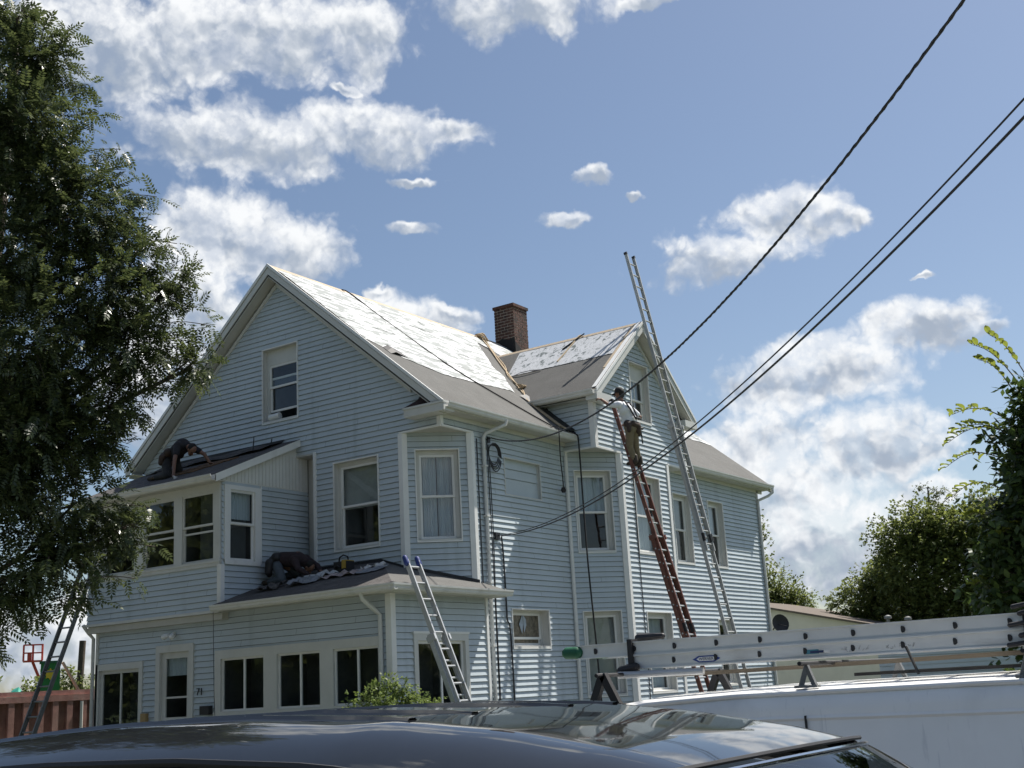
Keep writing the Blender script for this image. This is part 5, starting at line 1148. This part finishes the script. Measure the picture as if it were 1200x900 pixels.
bo = crown('unseen_tree_belt', None, belt, 10, [broad(.5, .36, 6, .8, rr) for _ in range(3)], 'leafB', rr, .1, .3); tag(bo, 'unseen belt of trees added across the road and beyond the yard to darken window reflections', 'trees')

# ------------------------------------------------------------------ things beyond the house
gar = empty('garage', (-2, 27, 0), 'low tan garage with a shallow brown edged roof behind the house', 'building')
MT['stucco'] = mat('tan_stucco', (.66, .61, .53), .9, var=.06, scale=2, bump=.2)
MB().prism([(-9, 24.2, 0), (2.6, 24.6, 0), (2.6, 24.6, 2.40), (-6.0, 24.3, 4.40), (-9, 24.2, 3.7)], (-.3, 8, 0)).build('wall', 'stucco', gar)
mb = MB(); mb.prism([(2.9, 24.4, 2.34), (-6.0, 24.1, 4.41), (-6.0, 24.1, 4.48), (2.9, 24.4, 2.41)], (-.3, 8.6, 0)); mb.prism([(-9.3, 24.0, 3.63), (-6.0, 24.1, 4.41), (-6.0, 24.1, 4.48), (-9.3, 24.0, 3.70)], (-.3, 8.6, 0)); mb.build('roof', mat('garage_roof', (.12, .095, .075), .9, var=.2), gar)
for x, y, h in ((.3, 24.5, .22), (.95, 24.6, .28)):
    mb = MB(); z = 4.5 - (x + 6) * .233; mb.tube([(x, y, z - .2), (x, y, z + h)], .06, 10); mb.lathe([(.07, 0), (.13, .02), (.12, .10), (.03, .14)], (x, y, z + h), (0, 0, 1), 10); mb.build('roof_vent', 'alu_old', gar, smooth=True)
mb = MB(); mb.lathe([(.04, 0), (.16, .03), (.25, .085), (.26, .09), (.16, .045), (.04, .02)], (.22, 15.02, 2.98), (.75, -.6, .15), 18); mb.tube([(.02, 14.9, 2.8), (.2, 15.0, 2.98)], .02, 6); mb.tube([(.2, 15.0, 2.98), (.5, 14.85, 2.9)], .01, 6); mb.build('satellite_dish', 'black', house, smooth=True)
nb = empty('far_house', (-8, 44, 0), 'small distant house with grey roof and white gable trim', 'house')
MB().prism([(-6.5, 44, 0), (-2.0, 44, 0), (-2.0, 44, 4.4), (-4.25, 44, 5.6), (-6.5, 44, 4.4)], (0, 7, 0)).build('wall', 'bead', nb)
mb = MB(); mb.prism([(-6.9, 43.7, 4.25), (-4.25, 43.7, 5.7), (-4.25, 43.7, 5.85), (-6.9, 43.7, 4.4)], (0, 7.6, 0)); mb.prism([(-1.6, 43.7, 4.25), (-4.25, 43.7, 5.7), (-4.25, 43.7, 5.85), (-1.6, 43.7, 4.4)], (0, 7.6, 0)); mb.build('roof', mat('far_shingle', (.09, .09, .095), .9), nb)
bh_ = empty('shed', (6.5, 16, 0), 'pale blue sided shed partly hidden behind the van', 'shed')
wall(bh_, Plane((3.6, 13.0, 0), (1, .25, 0), (.25, -1, 0)), lambda z: (0, 4.2), 0, 2.15)
MB().prism([(3.62, 13.02, 0), (7.67, 14.03, 0), (7.1, 16.2, 0), (3.1, 15.2, 0)], (0, 0, 2.1)).build('core', 'trim', bh_)
MB().prism([(3.4, 12.75, 2.15), (7.95, 13.9, 2.15), (7.3, 16.6, 2.5), (2.8, 15.4, 2.5)], (0, 0, .08)).build('roof', 'shingle', bh_)
# rust red ribbed dumpster, left
def frame2(o, d):       # local frame for a thing whose long side runs along d
    o = Vector(o); d = Vector(d).normalized(); n = Vector((d.y, -d.x, 0)); return lambda u, w, z: o + d * u - n * w + Vector((0, 0, z))
dq = frame2((-13.95, -4.6, -.02), (1.25, 5.2, 0)); dm = mat('rust_red_steel', (.30, .155, .13), .75, var=.3, scale=4, bump=.2); dirty(dm, (.42, .30, .26), 3, .5, .75, (1, 1, .3), .6)
ds = empty('dumpster', dq(3, 1, 0), 'rust red ribbed steel dumpster beyond the left end of the porch', 'dumpster')
def lbox(f, a, b): 
    return MB().hexa([f(a[0], a[1], a[2]), f(b[0], a[1], a[2]), f(b[0], b[1], a[2]), f(a[0], b[1], a[2]), f(a[0], a[1], b[2]), f(b[0], a[1], b[2]), f(b[0], b[1], b[2]), f(a[0], b[1], b[2])])
lbox(dq, (0, .12, .15), (7.0, .18, 2.0)).build('side_panel', dm, ds); lbox(dq, (0, 2.2, .15), (7.0, 2.26, 2.0)).build('side_panel', dm, ds)
lbox(dq, (0, .18, .15), (.06, 2.2, 2.0)).build('end_panel', dm, ds); lbox(dq, (6.94, .18, .15), (7.0, 2.2, 2.0)).build('end_panel', dm, ds); lbox(dq, (0, .12, .1), (7, 2.26, .149)).build('floor_panel', dm, ds)
lbox(dq, (-.05, -.06, 1.92), (7.05, .2, 2.06)).build('top_rail', dm, ds); lbox(dq, (-.03, .02, 2.065), (6.75, .10, 2.18)).build('top_rail', dm, ds); lbox(dq, (-.05, .0, .0), (7.05, .2, .148)).build('bottom_rail', dm, ds)
for i in range(20): lbox(dq, (.10 + i * .352, -.05, .15), (.24 + i * .352, .119, 1.918)).build('rib', dm, ds)
lbox(dq, (5.6, -.07, .8), (5.95, -.052, 1.1)).build('warning_sticker', mat('yellow_sticker', (.55, .42, .06), .6), ds)
tag(MB().tube([dq(3.6, -.12, 1.08), dq(5.5, -.12, 1.12), dq(7.2, -.12, 1.16)], .018, 6).build('pipe', 'white', smooth=True), 'thin white pipe running along the dumpster side', 'pipe')
tag(lbox(frame2(dq(6.05, -.06, 0), (.15, .1, 0)), (0, 0, .95), (.06, .03, 1.9)).build('board', 'trim'), 'short pale board leaning on the dumpster ribs', 'board')
# things standing behind the dumpster
gq = frame2((-19.15, 4.7, 0), (.57, .82, 0)); gb = empty('green_bin', gq(.4, .4, 0), 'green bin with a yellow ring emblem behind the dumpster', 'bin')
lbox(gq, (0, 0, 0), (.56, .6, 3.10)).build('body', mat('bin_green', (.015, .16, .035), .5), gb); lbox(gq, (-.04, -.04, 3.101), (.60, .64, 3.17)).build('lid', mat('bin_lid', (.02, .10, .05), .5), gb)
mb = MB(); c = gq(.28, -.012, 2.78); n_ = (gq(0, -1, 0) - gq(0, 0, 0)); mb.lathe([(.06, 0), (.13, 0), (.13, .012), (.06, .012)], c, n_, 20); mb.build('emblem', mat('emblem_yellow', (.62, .45, .03), .5), gb)
for k in range(8): 
    a = 2 * math.pi * k / 8; u = gq(1, 0, 0) - gq(0, 0, 0); MB().capsule(c + u * .13 * math.cos(a) + Vector((0, 0, .13 * math.sin(a))), c + u * .15 * math.cos(a) + Vector((0, 0, .15 * math.sin(a))) + n_ * .005, .028, .022, 8).build('emblem_petal', bpy.data.materials['emblem_yellow'], gb)
tq = frame2((-19.9, 3.7, 0), (.57, .82, 0)); mb = MB(); rows = []
for i, u in enumerate(np.linspace(0, 1.3, 9)): rows.append([tq(u, w, 1.9 + (.55 - .9 * abs(u - .6)) * math.sin(math.pi * (w + .1) / 1.2) + .06 * math.sin(9 * u + 5 * w)) for w in np.linspace(0, 1, 7)])
mb.loft(rows, cap=False, closed=False); lb_ = [tq(u, w, 0) for u, w in ((0, 0), (1.3, 0), (1.3, 1), (0, 1))]; mb.prism(lb_, (0, 0, 2.0)); tag(mb.build('tarp_pile', mat('teal_tarp', (.03, .26, .19), .6, var=.25), smooth=True), 'teal tarp heaped over a pile behind the dumpster', 'tarp')
tag(MB().beam((-12.85, 1.65, 1.9), (-13.08, 1.15, 2.85), .14, .05).build('board', mat('new_lumber', (.55, .44, .30), .8)), 'pale timber board leaning out of the dumpster', 'board')
tag(MB().tube([(-22.6, 8.5, 0), (-22.5, 8.6, 4.0)], .11, 10).build('pole', 'bark', smooth=True), 'grey wooden pole rising between the ladder and the porch', 'pole')
lf = empty('boom_lift', (-35.6, 16, 0), 'red boom lift basket in the distance above the dumpster', 'lift'); rd = mat('lift_red', (.42, .05, .03), .6); lq = frame2((-36.2, 15.0, 0), (.5, .86, 0))
lbox(lq, (0, 0, .2), (1.7, 1.2, .8)).build('chassis', rd, lf); lbox(lq, (.45, .3, 3.95), (1.25, .9, 4.02)).build('platform', rd, lf)
mb = MB(); mb.beam(lq(.3, .6, .8), lq(1.5, .6, 2.4), .12, .14); mb.beam(lq(1.5, .6, 2.4), lq(.85, .6, 3.95), .10, .12); mb.build('boom_arm', rd, lf); mb = MB()
for u, w in ((.45, .3), (.85, .3), (1.25, .3), (.45, .9), (.85, .9), (1.25, .9)): mb.beam(lq(u, w, 4), lq(u, w, 4.72), .035, .035, (1, 0, 0))
for z in (4.36, 4.72):
    for a, b in (((.45, .3), (1.25, .3)), ((.45, .9), (1.25, .9)), ((.45, .3), (.45, .9)), ((1.25, .3), (1.25, .9))): mb.beam(lq(*a, z), lq(*b, z), .035, .035)
mb.build('guard_rail', rd, lf); lbox(lq, (.6, .32, 4.02), (.78, .45, 4.35)).build('control_box', rd, lf)
for u in (.25, 1.45):
    for w in (.05, 1.15): MB().lathe([(.2, -.08), (.22, 0), (.2, .08)], lq(u, w, .2), lq(0, 1, 0) - lq(0, 0, 0), 16).build('wheel', 'black', lf)

# ------------------------------------------------------------------ people
def fused(name, caps, m, parent, voxel=.013, sm=6):
    """one continuous surface grown from overlapping tapered limbs"""
    mb = MB()
    for c in caps: mb.capsule(c[0], c[1], c[2], c[3], 12, c[4] if len(c) > 4 else None)
    me = bpy.data.meshes.new(name); me.from_pydata([tuple(v) for v in mb.v], [], mb.f); bm = bmesh.new(); bm.from_mesh(me); bmesh.ops.recalc_face_normals(bm, faces=bm.faces); bm.to_mesh(me); bm.free()
    o = bpy.data.objects.new('tmp', me); COL.objects.link(o); md = o.modifiers.new('r', 'REMESH'); md.mode = 'VOXEL'; md.voxel_size = voxel
    m2 = o.modifiers.new('s', 'SMOOTH'); m2.iterations = sm; m2.factor = .5
    dg = bpy.context.evaluated_depsgraph_get(); out = bpy.data.meshes.new_from_object(o.evaluated_get(dg)); bpy.data.objects.remove(o)
    out.name = name; out.materials.clear(); out.materials.append(MT[m] if isinstance(m, str) else m); out.polygons.foreach_set('use_smooth', [True] * len(out.polygons))
    return place(bpy.data.objects.new(name, out), parent)
def hand(w, d, side, sz=1.0, curl=.6):
    """palm, four unequal bent fingers and a thumb; d: finger direction, side: towards the thumb"""
    w = Vector(w); d = Vector(d).normalized(); s = Vector(side); s = (s - d * s.dot(d)).normalized(); n = d.cross(s); c = []
    if n.z > 0: n = -n
    k = w + d * .085 * sz; c.append((w, w + d * .07 * sz, .026 * sz, .032 * sz, (n, .6)))
    for i, (o, ln) in enumerate(((.028, .075), (.009, .085), (-.010, .078), (-.028, .062))):
        p = k + s * o * sz; q = p + (d * (1 - curl * .4) + n * curl * .6).normalized() * ln * .55 * sz; r = q + (d * (1 - curl) + n * curl * 1.2).normalized() * ln * .5 * sz
        c += [(p, q, .0098 * sz, .0090 * sz), (q, r, .0090 * sz, .0078 * sz)]
    p = w + d * .03 * sz + s * .028 * sz; q = p + (d * .6 + s * .8).normalized() * .04 * sz; r = q + (d + s * .2 + n * .3).normalized() * .03 * sz
    return c + [(p, q, .012 * sz, .011 * sz), (q, r, .011 * sz, .009 * sz)]
SK1 = mat('skin', (.22, .115, .075), .55, var=.06); MT['dkcloth'] = mat('charcoal_cloth', (.022, .021, .024), .9, var=.3, scale=12, bump=.3, bscale=25)
MT['jeans'] = mat('grey_jeans', (.075, .09, .105), .9, var=.2, scale=12, bump=.2); MT['khaki'] = mat('khaki_cloth', (.19, .155, .105), .9, var=.15, scale=12, bump=.2); MT['wshirt'] = mat('white_shirt', (.70, .71, .74), .85, var=.06, scale=8, bump=.2, bscale=14)
MT['leather'] = mat('brown_leather', (.05, .030, .020), .7, var=.4, scale=14); MT['hair'] = mat('black_hair', (.010, .009, .008), .8); MT['maroon'] = mat('dark_maroon_hoodie', (.032, .020, .022), .9, var=.3, scale=12, bump=.3, bscale=20); MT['glove'] = mat('pale_glove', (.45, .43, .39), .8)
MT['boot'] = mat('work_boot', (.045, .032, .022), .7, var=.2)
V = Vector
def head(c, fwd, parent, skin, hair=True, cap=None, R_=.098):
    """head with face: nose, brow, ears, eyes and mouth"""
    c = V(c); f = V(fwd).normalized(); up = V((0, 0, 1)); up = (up - f * up.dot(f)).normalized(); s = f.cross(up)
    body = [(c - up * .02, c + up * .035, R_ * .82, R_ * .92, (s, .86)), (c - up * .06 + f * .02, c - up * .085 + f * .035, .06, .045), (c + f * .09 - up * .005, c + f * .108 - up * .03, .012, .017), (c + f * .082 + up * .028, c + f * .08 + up * .028 + s * .03, .012, .012), (c + f * .082 + up * .028, c + f * .08 + up * .028 - s * .03, .012, .012),
            (c + s * .084, c + s * .088 - up * .02, .02, .014), (c - s * .084, c - s * .088 - up * .02, .02, .014)]
    mb = MB()
    for q in (-1, 1): mb.capsule(c + f * .086 + s * q * .032 + up * .008, c + f * .088 + s * q * .034 + up * .008, .011, .011, 8)
    mb.build('eyes', 'hair', parent, smooth=True); mb = MB(); mb.capsule(c + f * .082 + s * .02 - up * .058, c + f * .082 - s * .02 - up * .058, .006, .006, 6); mb.build('mouth', mat('lips', (.18, .07, .06), .6), parent, smooth=True)
    if hair: fused('hair', [(c - f * .022 + up * .02, c - f * .03 + up * .04, R_ * .93, R_ * .98), (c - f * .05 - up * .04, c - f * .04, .065, .08)], 'hair', parent, .012)
    if cap:
        mb = MB(); mb.lathe([(R_ * 1.06, 0), (R_ * 1.06, .03), (R_ * .98, .075), (R_ * .7, .11), (R_ * .2, .125)], c + up * .03 - f * .008, up, 18); mb.build('cap', cap, parent, smooth=True)
        mb = MB(); mb.loft([[c + f * (.08 + .085 * t) + s * q * (.085 - .03 * t) + up * (.04 - .012 * t * t - .02 * q * q) for q in np.linspace(-1, 1, 7)] for t in (0, .35, .7, 1)], cap=False, closed=False); mb.build('cap_brim', cap, parent, smooth=True)
    return body
def person(label, base, H, fwdh, bodycaps, parts, skin=SK1, cap=None, hair=True):
    p = empty('person', base, label, 'person'); hb = head(H, fwdh, p, skin, hair, cap); fused('body', hb + bodycaps, skin, p, .0105, 3)
    for nm, caps, m in parts: fused(nm, caps, m, p)
    return p
# worker on the red ladder
fl, fr = V((1.56, 4.74, 6.17)), V((1.56, 4.95, 6.17)); hip = V((1.66, 4.55, 6.92)); ches = V((1.60, 4.46, 7.27)); nk = V((1.535, 4.42, 7.47)); H1 = V((1.50, 4.41, 7.645))
hl, hr_ = hip + V((0, -.09, -.02)), hip + V((0, .10, -.02)); kl, kr = V((1.55, 4.62, 6.52)), V((1.58, 4.83, 6.53)); sl_, sr_ = V((1.56, 4.25, 7.37)), V((1.59, 4.63, 7.37))
el, er_ = V((1.36, 4.16, 7.40)), V((1.78, 4.76, 7.14)); wl, wr = V((1.16, 4.22, 7.56)), V((1.52, 4.72, 7.05))
p1 = person('worker in white shirt, dark cap and harness standing on the red ladder', fl - V((0, 0, .06)), H1, (-1, -.25, -.05),
    [(nk - V((0, 0, .12)), nk + V((-.01, 0, .06)), .06, .055), (sl_, el, .048, .042), (el, wl, .04, .028), (sr_, er_, .048, .042), (er_, wr, .04, .028), (ches, hip, .11, .11), (hl, kl, .07, .05), (kl, fl + V((0, 0, .05)), .045, .035), (hr_, kr, .07, .05), (kr, fr + V((0, 0, .05)), .045, .035)] + hand(wl, (-.8, .1, .3), (0, 1, .3)) + hand(wr, (-.9, -.1, -.2), (0, -.3, 1)),
    [('shirt', [(sl_, sr_, .088, .088), (ches + V((0, -.07, 0)), ches + V((0, .07, 0)), .135, .135), (hip + V((0, -.05, .14)), hip + V((0, .05, .14)), .135, .135), (hip + V((0, 0, .05)), ches, .145, .16), (sl_, sl_.lerp(el, .75), .075, .07), (sr_, sr_.lerp(er_, .75), .075, .07), (ches, nk + V((.01, 0, -.04)), .13, .075)], 'wshirt'),
     ('trousers', [(hl, hr_, .125, .125), (hip + V((0, -.04, .06)), hip + V((0, .04, .06)), .135, .135), (hl, kl, .105, .078), (kl, fl + V((.0, 0, .10)), .074, .066), (hr_, kr, .105, .078), (kr, fr + V((0, 0, .10)), .074, .066)], 'khaki'),
     ('boot', [(fl + V((.04, 0, .02)), fl + V((-.15, 0, .0)), .055, .045), (fl + V((.04, 0, .03)), fl + V((.03, 0, .14)), .056, .058)], 'boot'), ('boot', [(fr + V((.04, 0, .02)), fr + V((-.15, 0, .0)), .055, .045), (fr + V((.04, 0, .03)), fr + V((.03, 0, .14)), .056, .058)], 'boot'),
     ('tool_belt', [(hip + V((.0, -.16, .04)), hip + V((.0, .16, .04)), .09, .09), (hip + V((.10, -.10, .03)), hip + V((.10, .10, .03)), .075, .075), (hip + V((.05, .20, -.02)), hip + V((.05, .21, -.14)), .075, .06), (hip + V((.12, .08, 0)), hip + V((.12, .09, -.12)), .07, .055), (hip + V((.05, -.19, 0)), hip + V((.05, -.20, -.12)), .06, .05)], 'leather')], cap='hair')
mb = MB()
for q in (-1, 1): mb.tube([hip + V((.16, q * .05, .13)), ches + V((.165, q * .09, .0)), V((1.66, 4.44 + q * .10, 7.46)), V((1.52, 4.43 + q * .12, 7.46))], .019, 6)
mb.tube([hip + V((.165, -.13, .17)), hip + V((.175, 0, .16)), hip + V((.165, .13, .17))], .02, 6); mb.build('harness', 'tar', p1, smooth=True)
tag(MB().tube([hip + V((.09, .25, -.05)), hip + V((.10, .27, -.35))], .016, 8).lathe([(.012, -.06), (.028, -.05), (.028, .05), (.012, .06)], hip + V((.10, .25, -.02)), (.3, 1, 0), 10).build('hammer', 'tar', smooth=True), 'hammer hanging from the tool belt of the worker on the ladder', 'hammer')
# worker kneeling on the sunroom roof
b0 = V((-6.06, -1.42, 6.66)); b1 = V((-5.64, -1.45, 6.88)); n2 = V((-5.49, -1.45, 6.84)); H2 = V((-5.34, -1.46, 6.72))
kn, kf = V((-5.86, -1.66, sroof(-1.66) + .07)), V((-6.02, -1.22, sroof(-1.22) + .07)); fn_, ff = V((-6.34, -1.60, sroof(-1.6) + .06)), V((-6.5, -1.22, sroof(-1.22) + .06))
sn, sf = V((-5.58, -1.63, 6.82)), V((-5.58, -1.27, 6.84)); en, ef = V((-5.48, -1.78, 6.50)), V((-5.30, -1.16, 6.66)); wn_, wf = V((-5.42, -1.86, sroof(-1.86) + .05)), V((-5.20, -1.10, sroof(-1.10) + .06))
p2 = person('worker in dark clothes kneeling on the sunroom roof with one pale glove', V((-6.0, -1.5, sroof(-1.5))), H2, (.5, -.05, -.87),
    [(n2, H2 + V((-.03, 0, .02)), .06, .055), (sn, en, .05, .042), (en, wn_, .04, .03), (sf, ef, .05, .042), (ef, wf, .04, .03), (b0, b1, .12, .13), (b0, kn, .08, .055), (kn, fn_, .05, .04), (b0, kf, .08, .055), (kf, ff, .05, .04)] + hand(wf, (.9, .1, -.25), (0, -1, .2), 1, .2),
    [('shirt', [(sn, sf, .09, .09), (b0 + V((.1, 0, .05)), b1 + V((0, 0, -.03)), .145, .165), (sn, sn.lerp(en, .6), .08, .07), (sf, sf.lerp(ef, .6), .08, .07), (b1, n2, .12, .08)], 'dkcloth'),
     ('trousers', [(b0 + V((0, -.09, 0)), b0 + V((0, .09, 0)), .145, .145), (b0 + V((0, -.1, 0)), kn, .115, .085), (kn, fn_ + V((.08, 0, 0)), .08, .065), (b0 + V((0, .1, 0)), kf, .115, .085), (kf, ff + V((.08, 0, 0)), .08, .065)], mat('dark_work_trousers', (.035, .034, .033), .9, var=.4, scale=10)),
     ('boot', [(fn_, fn_ + V((-.16, 0, .0)), .055, .045)], 'boot'), ('boot', [(ff, ff + V((-.16, 0, 0)), .055, .045)], 'boot'),
     ('tool_belt', [(b0 + V((.12, -.15, .08)), b0 + V((.12, .15, .08)), .10, .10), (b0 + V((.05, -.24, -.02)), b0 + V((.02, -.25, -.14)), .075, .06)], 'leather'),
     ('glove', hand(wn_, (.5, -.2, -.2), (.3, 1, 0), 1.12, .5), 'glove')])
# worker bent over on the porch roof
pz = lambda y: 4.13 + .3156 * y
b0 = V((-3.52, -.80, 4.28)); b1 = V((-3.08, -.72, 4.31)); n2 = V((-2.97, -.68, 4.24)); H3 = V((-2.88, -.62, 4.11))
kn, kf = V((-3.22, -1.02, pz(-1.02) + .08)), V((-3.26, -.55, pz(-.55) + .08)); fn_, ff = V((-3.62, -1.02, pz(-1.02) + .06)), V((-3.64, -.56, pz(-.56) + .06))
sn, sf = V((-3.02, -.89, 4.26)), V((-3.02, -.55, 4.28)); en, ef = V((-2.84, -.96, 4.06)), V((-2.80, -.48, 4.14)); wn_, wf = V((-2.70, -.80, pz(-.8) + .05)), V((-2.64, -.55, pz(-.55) + .06))
p3 = person('worker in dark maroon hoodie and grey jeans bent over on the porch roof', V((-3.4, -.8, pz(-.8))), H3, (.45, .05, -.9),
    [(n2, H3 + V((-.03, 0, .03)), .06, .055), (sn, en, .05, .042), (en, wn_, .04, .03), (sf, ef, .05, .042), (ef, wf, .04, .03), (b0, b1, .12, .13), (b0, kn, .08, .055), (kn, fn_, .05, .04), (b0, kf, .08, .055), (kf, ff, .05, .04)] + hand(wn_, (.9, .2, -.2), (0, 1, .2), 1, .2) + hand(wf, (.9, 0, -.2), (0, -1, .2), 1, .2),
    [('hoodie', [(sn, sf, .095, .095), (b0 + V((.12, 0, .03)), b1 + V((0, 0, -.04)), .15, .165), (sn, sn.lerp(en, .95), .085, .06), (en, en.lerp(wn_, .8), .062, .05), (sf, sf.lerp(ef, .95), .085, .06), (ef, ef.lerp(wf, .8), .062, .05), (b1, n2 + V((.02, 0, 0)), .13, .10), (n2, H3 + V((-.05, .0, .05)), .10, .09)], 'maroon'),
     ('jeans', [(b0 + V((0, -.09, 0)), b0 + V((0, .09, 0)), .145, .145), (b0 + V((0, -.1, 0)), kn, .115, .085), (kn, fn_ + V((.08, 0, 0)), .08, .065), (b0 + V((0, .1, 0)), kf, .115, .085), (kf, ff + V((.08, 0, 0)), .08, .065)], 'jeans'),
     ('boot', [(fn_, fn_ + V((-.1, 0, .0)), .055, .045)], 'boot'), ('boot', [(ff, ff + V((-.1, 0, 0)), .055, .045)], 'boot'),
     ('tool_belt', [(b0 + V((.08, -.16, .06)), b0 + V((.08, .16, .06)), .10, .10), (b0 + V((.0, -.26, -.04)), b0 + V((-.02, -.27, -.22)), .085, .07), (b0 + V((-.06, -.2, -.06)), b0 + V((-.05, -.22, -.26)), .075, .06)], 'tar')])

# ------------------------------------------------------------------ loose things on the roofs
tb = empty('tool_bag', (-2.06, -.50, pz(-.5)), 'black and yellow tool bag standing on the porch roof', 'tool bag')
mb = MB(); mb.box((-2.24, -.62, pz(-.5) - .03), (-1.90, -.40, pz(-.5) + .17)); bg_ = mb.build('bag_body', 'black', tb)
MB().box((-2.02, -.632, pz(-.5) + .03), (-1.92, -.39, pz(-.5) + .19)).build('side_pocket', mat('tool_yellow', (.42, .27, .04), .6), tb)
MB().tube([(-2.2, -.51, pz(-.5) + .15), (-2.18, -.51, pz(-.5) + .26), (-2.08, -.51, pz(-.5) + .30), (-1.97, -.51, pz(-.5) + .26), (-1.95, -.51, pz(-.5) + .15)], .016, 8).build('handle', 'black', tb, smooth=True)
MB().tube([(-2.19, -.64, pz(-.5) + .04), (-2.12, -.65, pz(-.5) + .10), (-2.05, -.645, pz(-.5) + .05)], .014, 8).build('strap', 'black', tb, smooth=True)
def torn(name, label, cx, cy, w, d, m, seed, lift=.05, rot=0):
    q = np.random.default_rng(seed); mb = MB(); rows = []
    for i in range(9):
        row = []
        for j in range(6):
            u = (i / 8 - .5) * w + q.uniform(-.03, .03); v_ = (j / 5 - .5) * d + q.uniform(-.03, .03); x = cx + u * math.cos(rot) - v_ * math.sin(rot); y = cy + u * math.sin(rot) + v_ * math.cos(rot)
            row.append((x, y, max(pz(y), 3.42) + .015 + lift * q.random() ** 1.5))
        rows.append(row)
    mb.loft(rows, cap=False, closed=False); o = mb.build(name, m, smooth=False)
    return tag(o, label, 'roofing scrap', 'torn roofing on the porch roof')
gsh = mat('grey_shingle_sheet', (.20, .21, .225), .85, var=.3, scale=9); psh = mat('pinkish_backing', (.33, .27, .26), .85, var=.3, scale=9)
torn('roofing_scrap', 'pale grey torn roofing sheet beside the kneeling worker on the porch roof', -2.40, -1.28, .6, .4, gsh, 1, .12, .3)
torn('roofing_scrap', 'crumpled light roofing sheet between the tool bag and the worker', -2.25, -.95, .6, .35, mat('light_shingle', (.42, .42, .42), .85, var=.25, scale=9), 2, .12, -.2)
torn('roofing_scrap', 'pinkish backed roofing strip in front of the tool bag', -1.62, -1.0, .8, .3, psh, 3, .08, .15)
torn('roofing_scrap', 'bluish grey roofing sheet lying near the porch hip', -1.05, -.9, .55, .4, gsh, 4, .05, .5)
torn('roofing_scrap', 'white edged folded roofing piece near the porch hip', -1.15, -.75, .5, .12, mat('white_edge', (.55, .54, .53), .8), 5, .10, .4)
torn('roofing_scrap', 'dark roofing scrap at the sunroom corner of the porch roof', -3.1, -1.45, .5, .35, 'shingle', 6, .10, .2)
mb = MB(); mb.lathe([(.03, -.13), (.075, -.13), (.075, .13), (.03, .13)], (-4.48, .06, 7.50), (1, .15, .1), 18); tag(mb.build('paper_roll', 'white', smooth=True), 'white paper roll lying on the sill of the open attic window', 'paper roll')
for i, (x, y0, h) in enumerate(((-4.62, -.45, .30), (-4.30, -.25, .16))):
    tag(MB().tube([(x, y0, sroof(y0)), (x - .02, y0 + .05, sroof(y0) + h), (x - .03, y0 + .06, sroof(y0) + h + .03)], .012, 6).build('steel_rod', 'tar', smooth=True), ('taller' if i == 0 else 'shorter') + ' dark rod standing up at the top of the sunroom roof', 'rod')
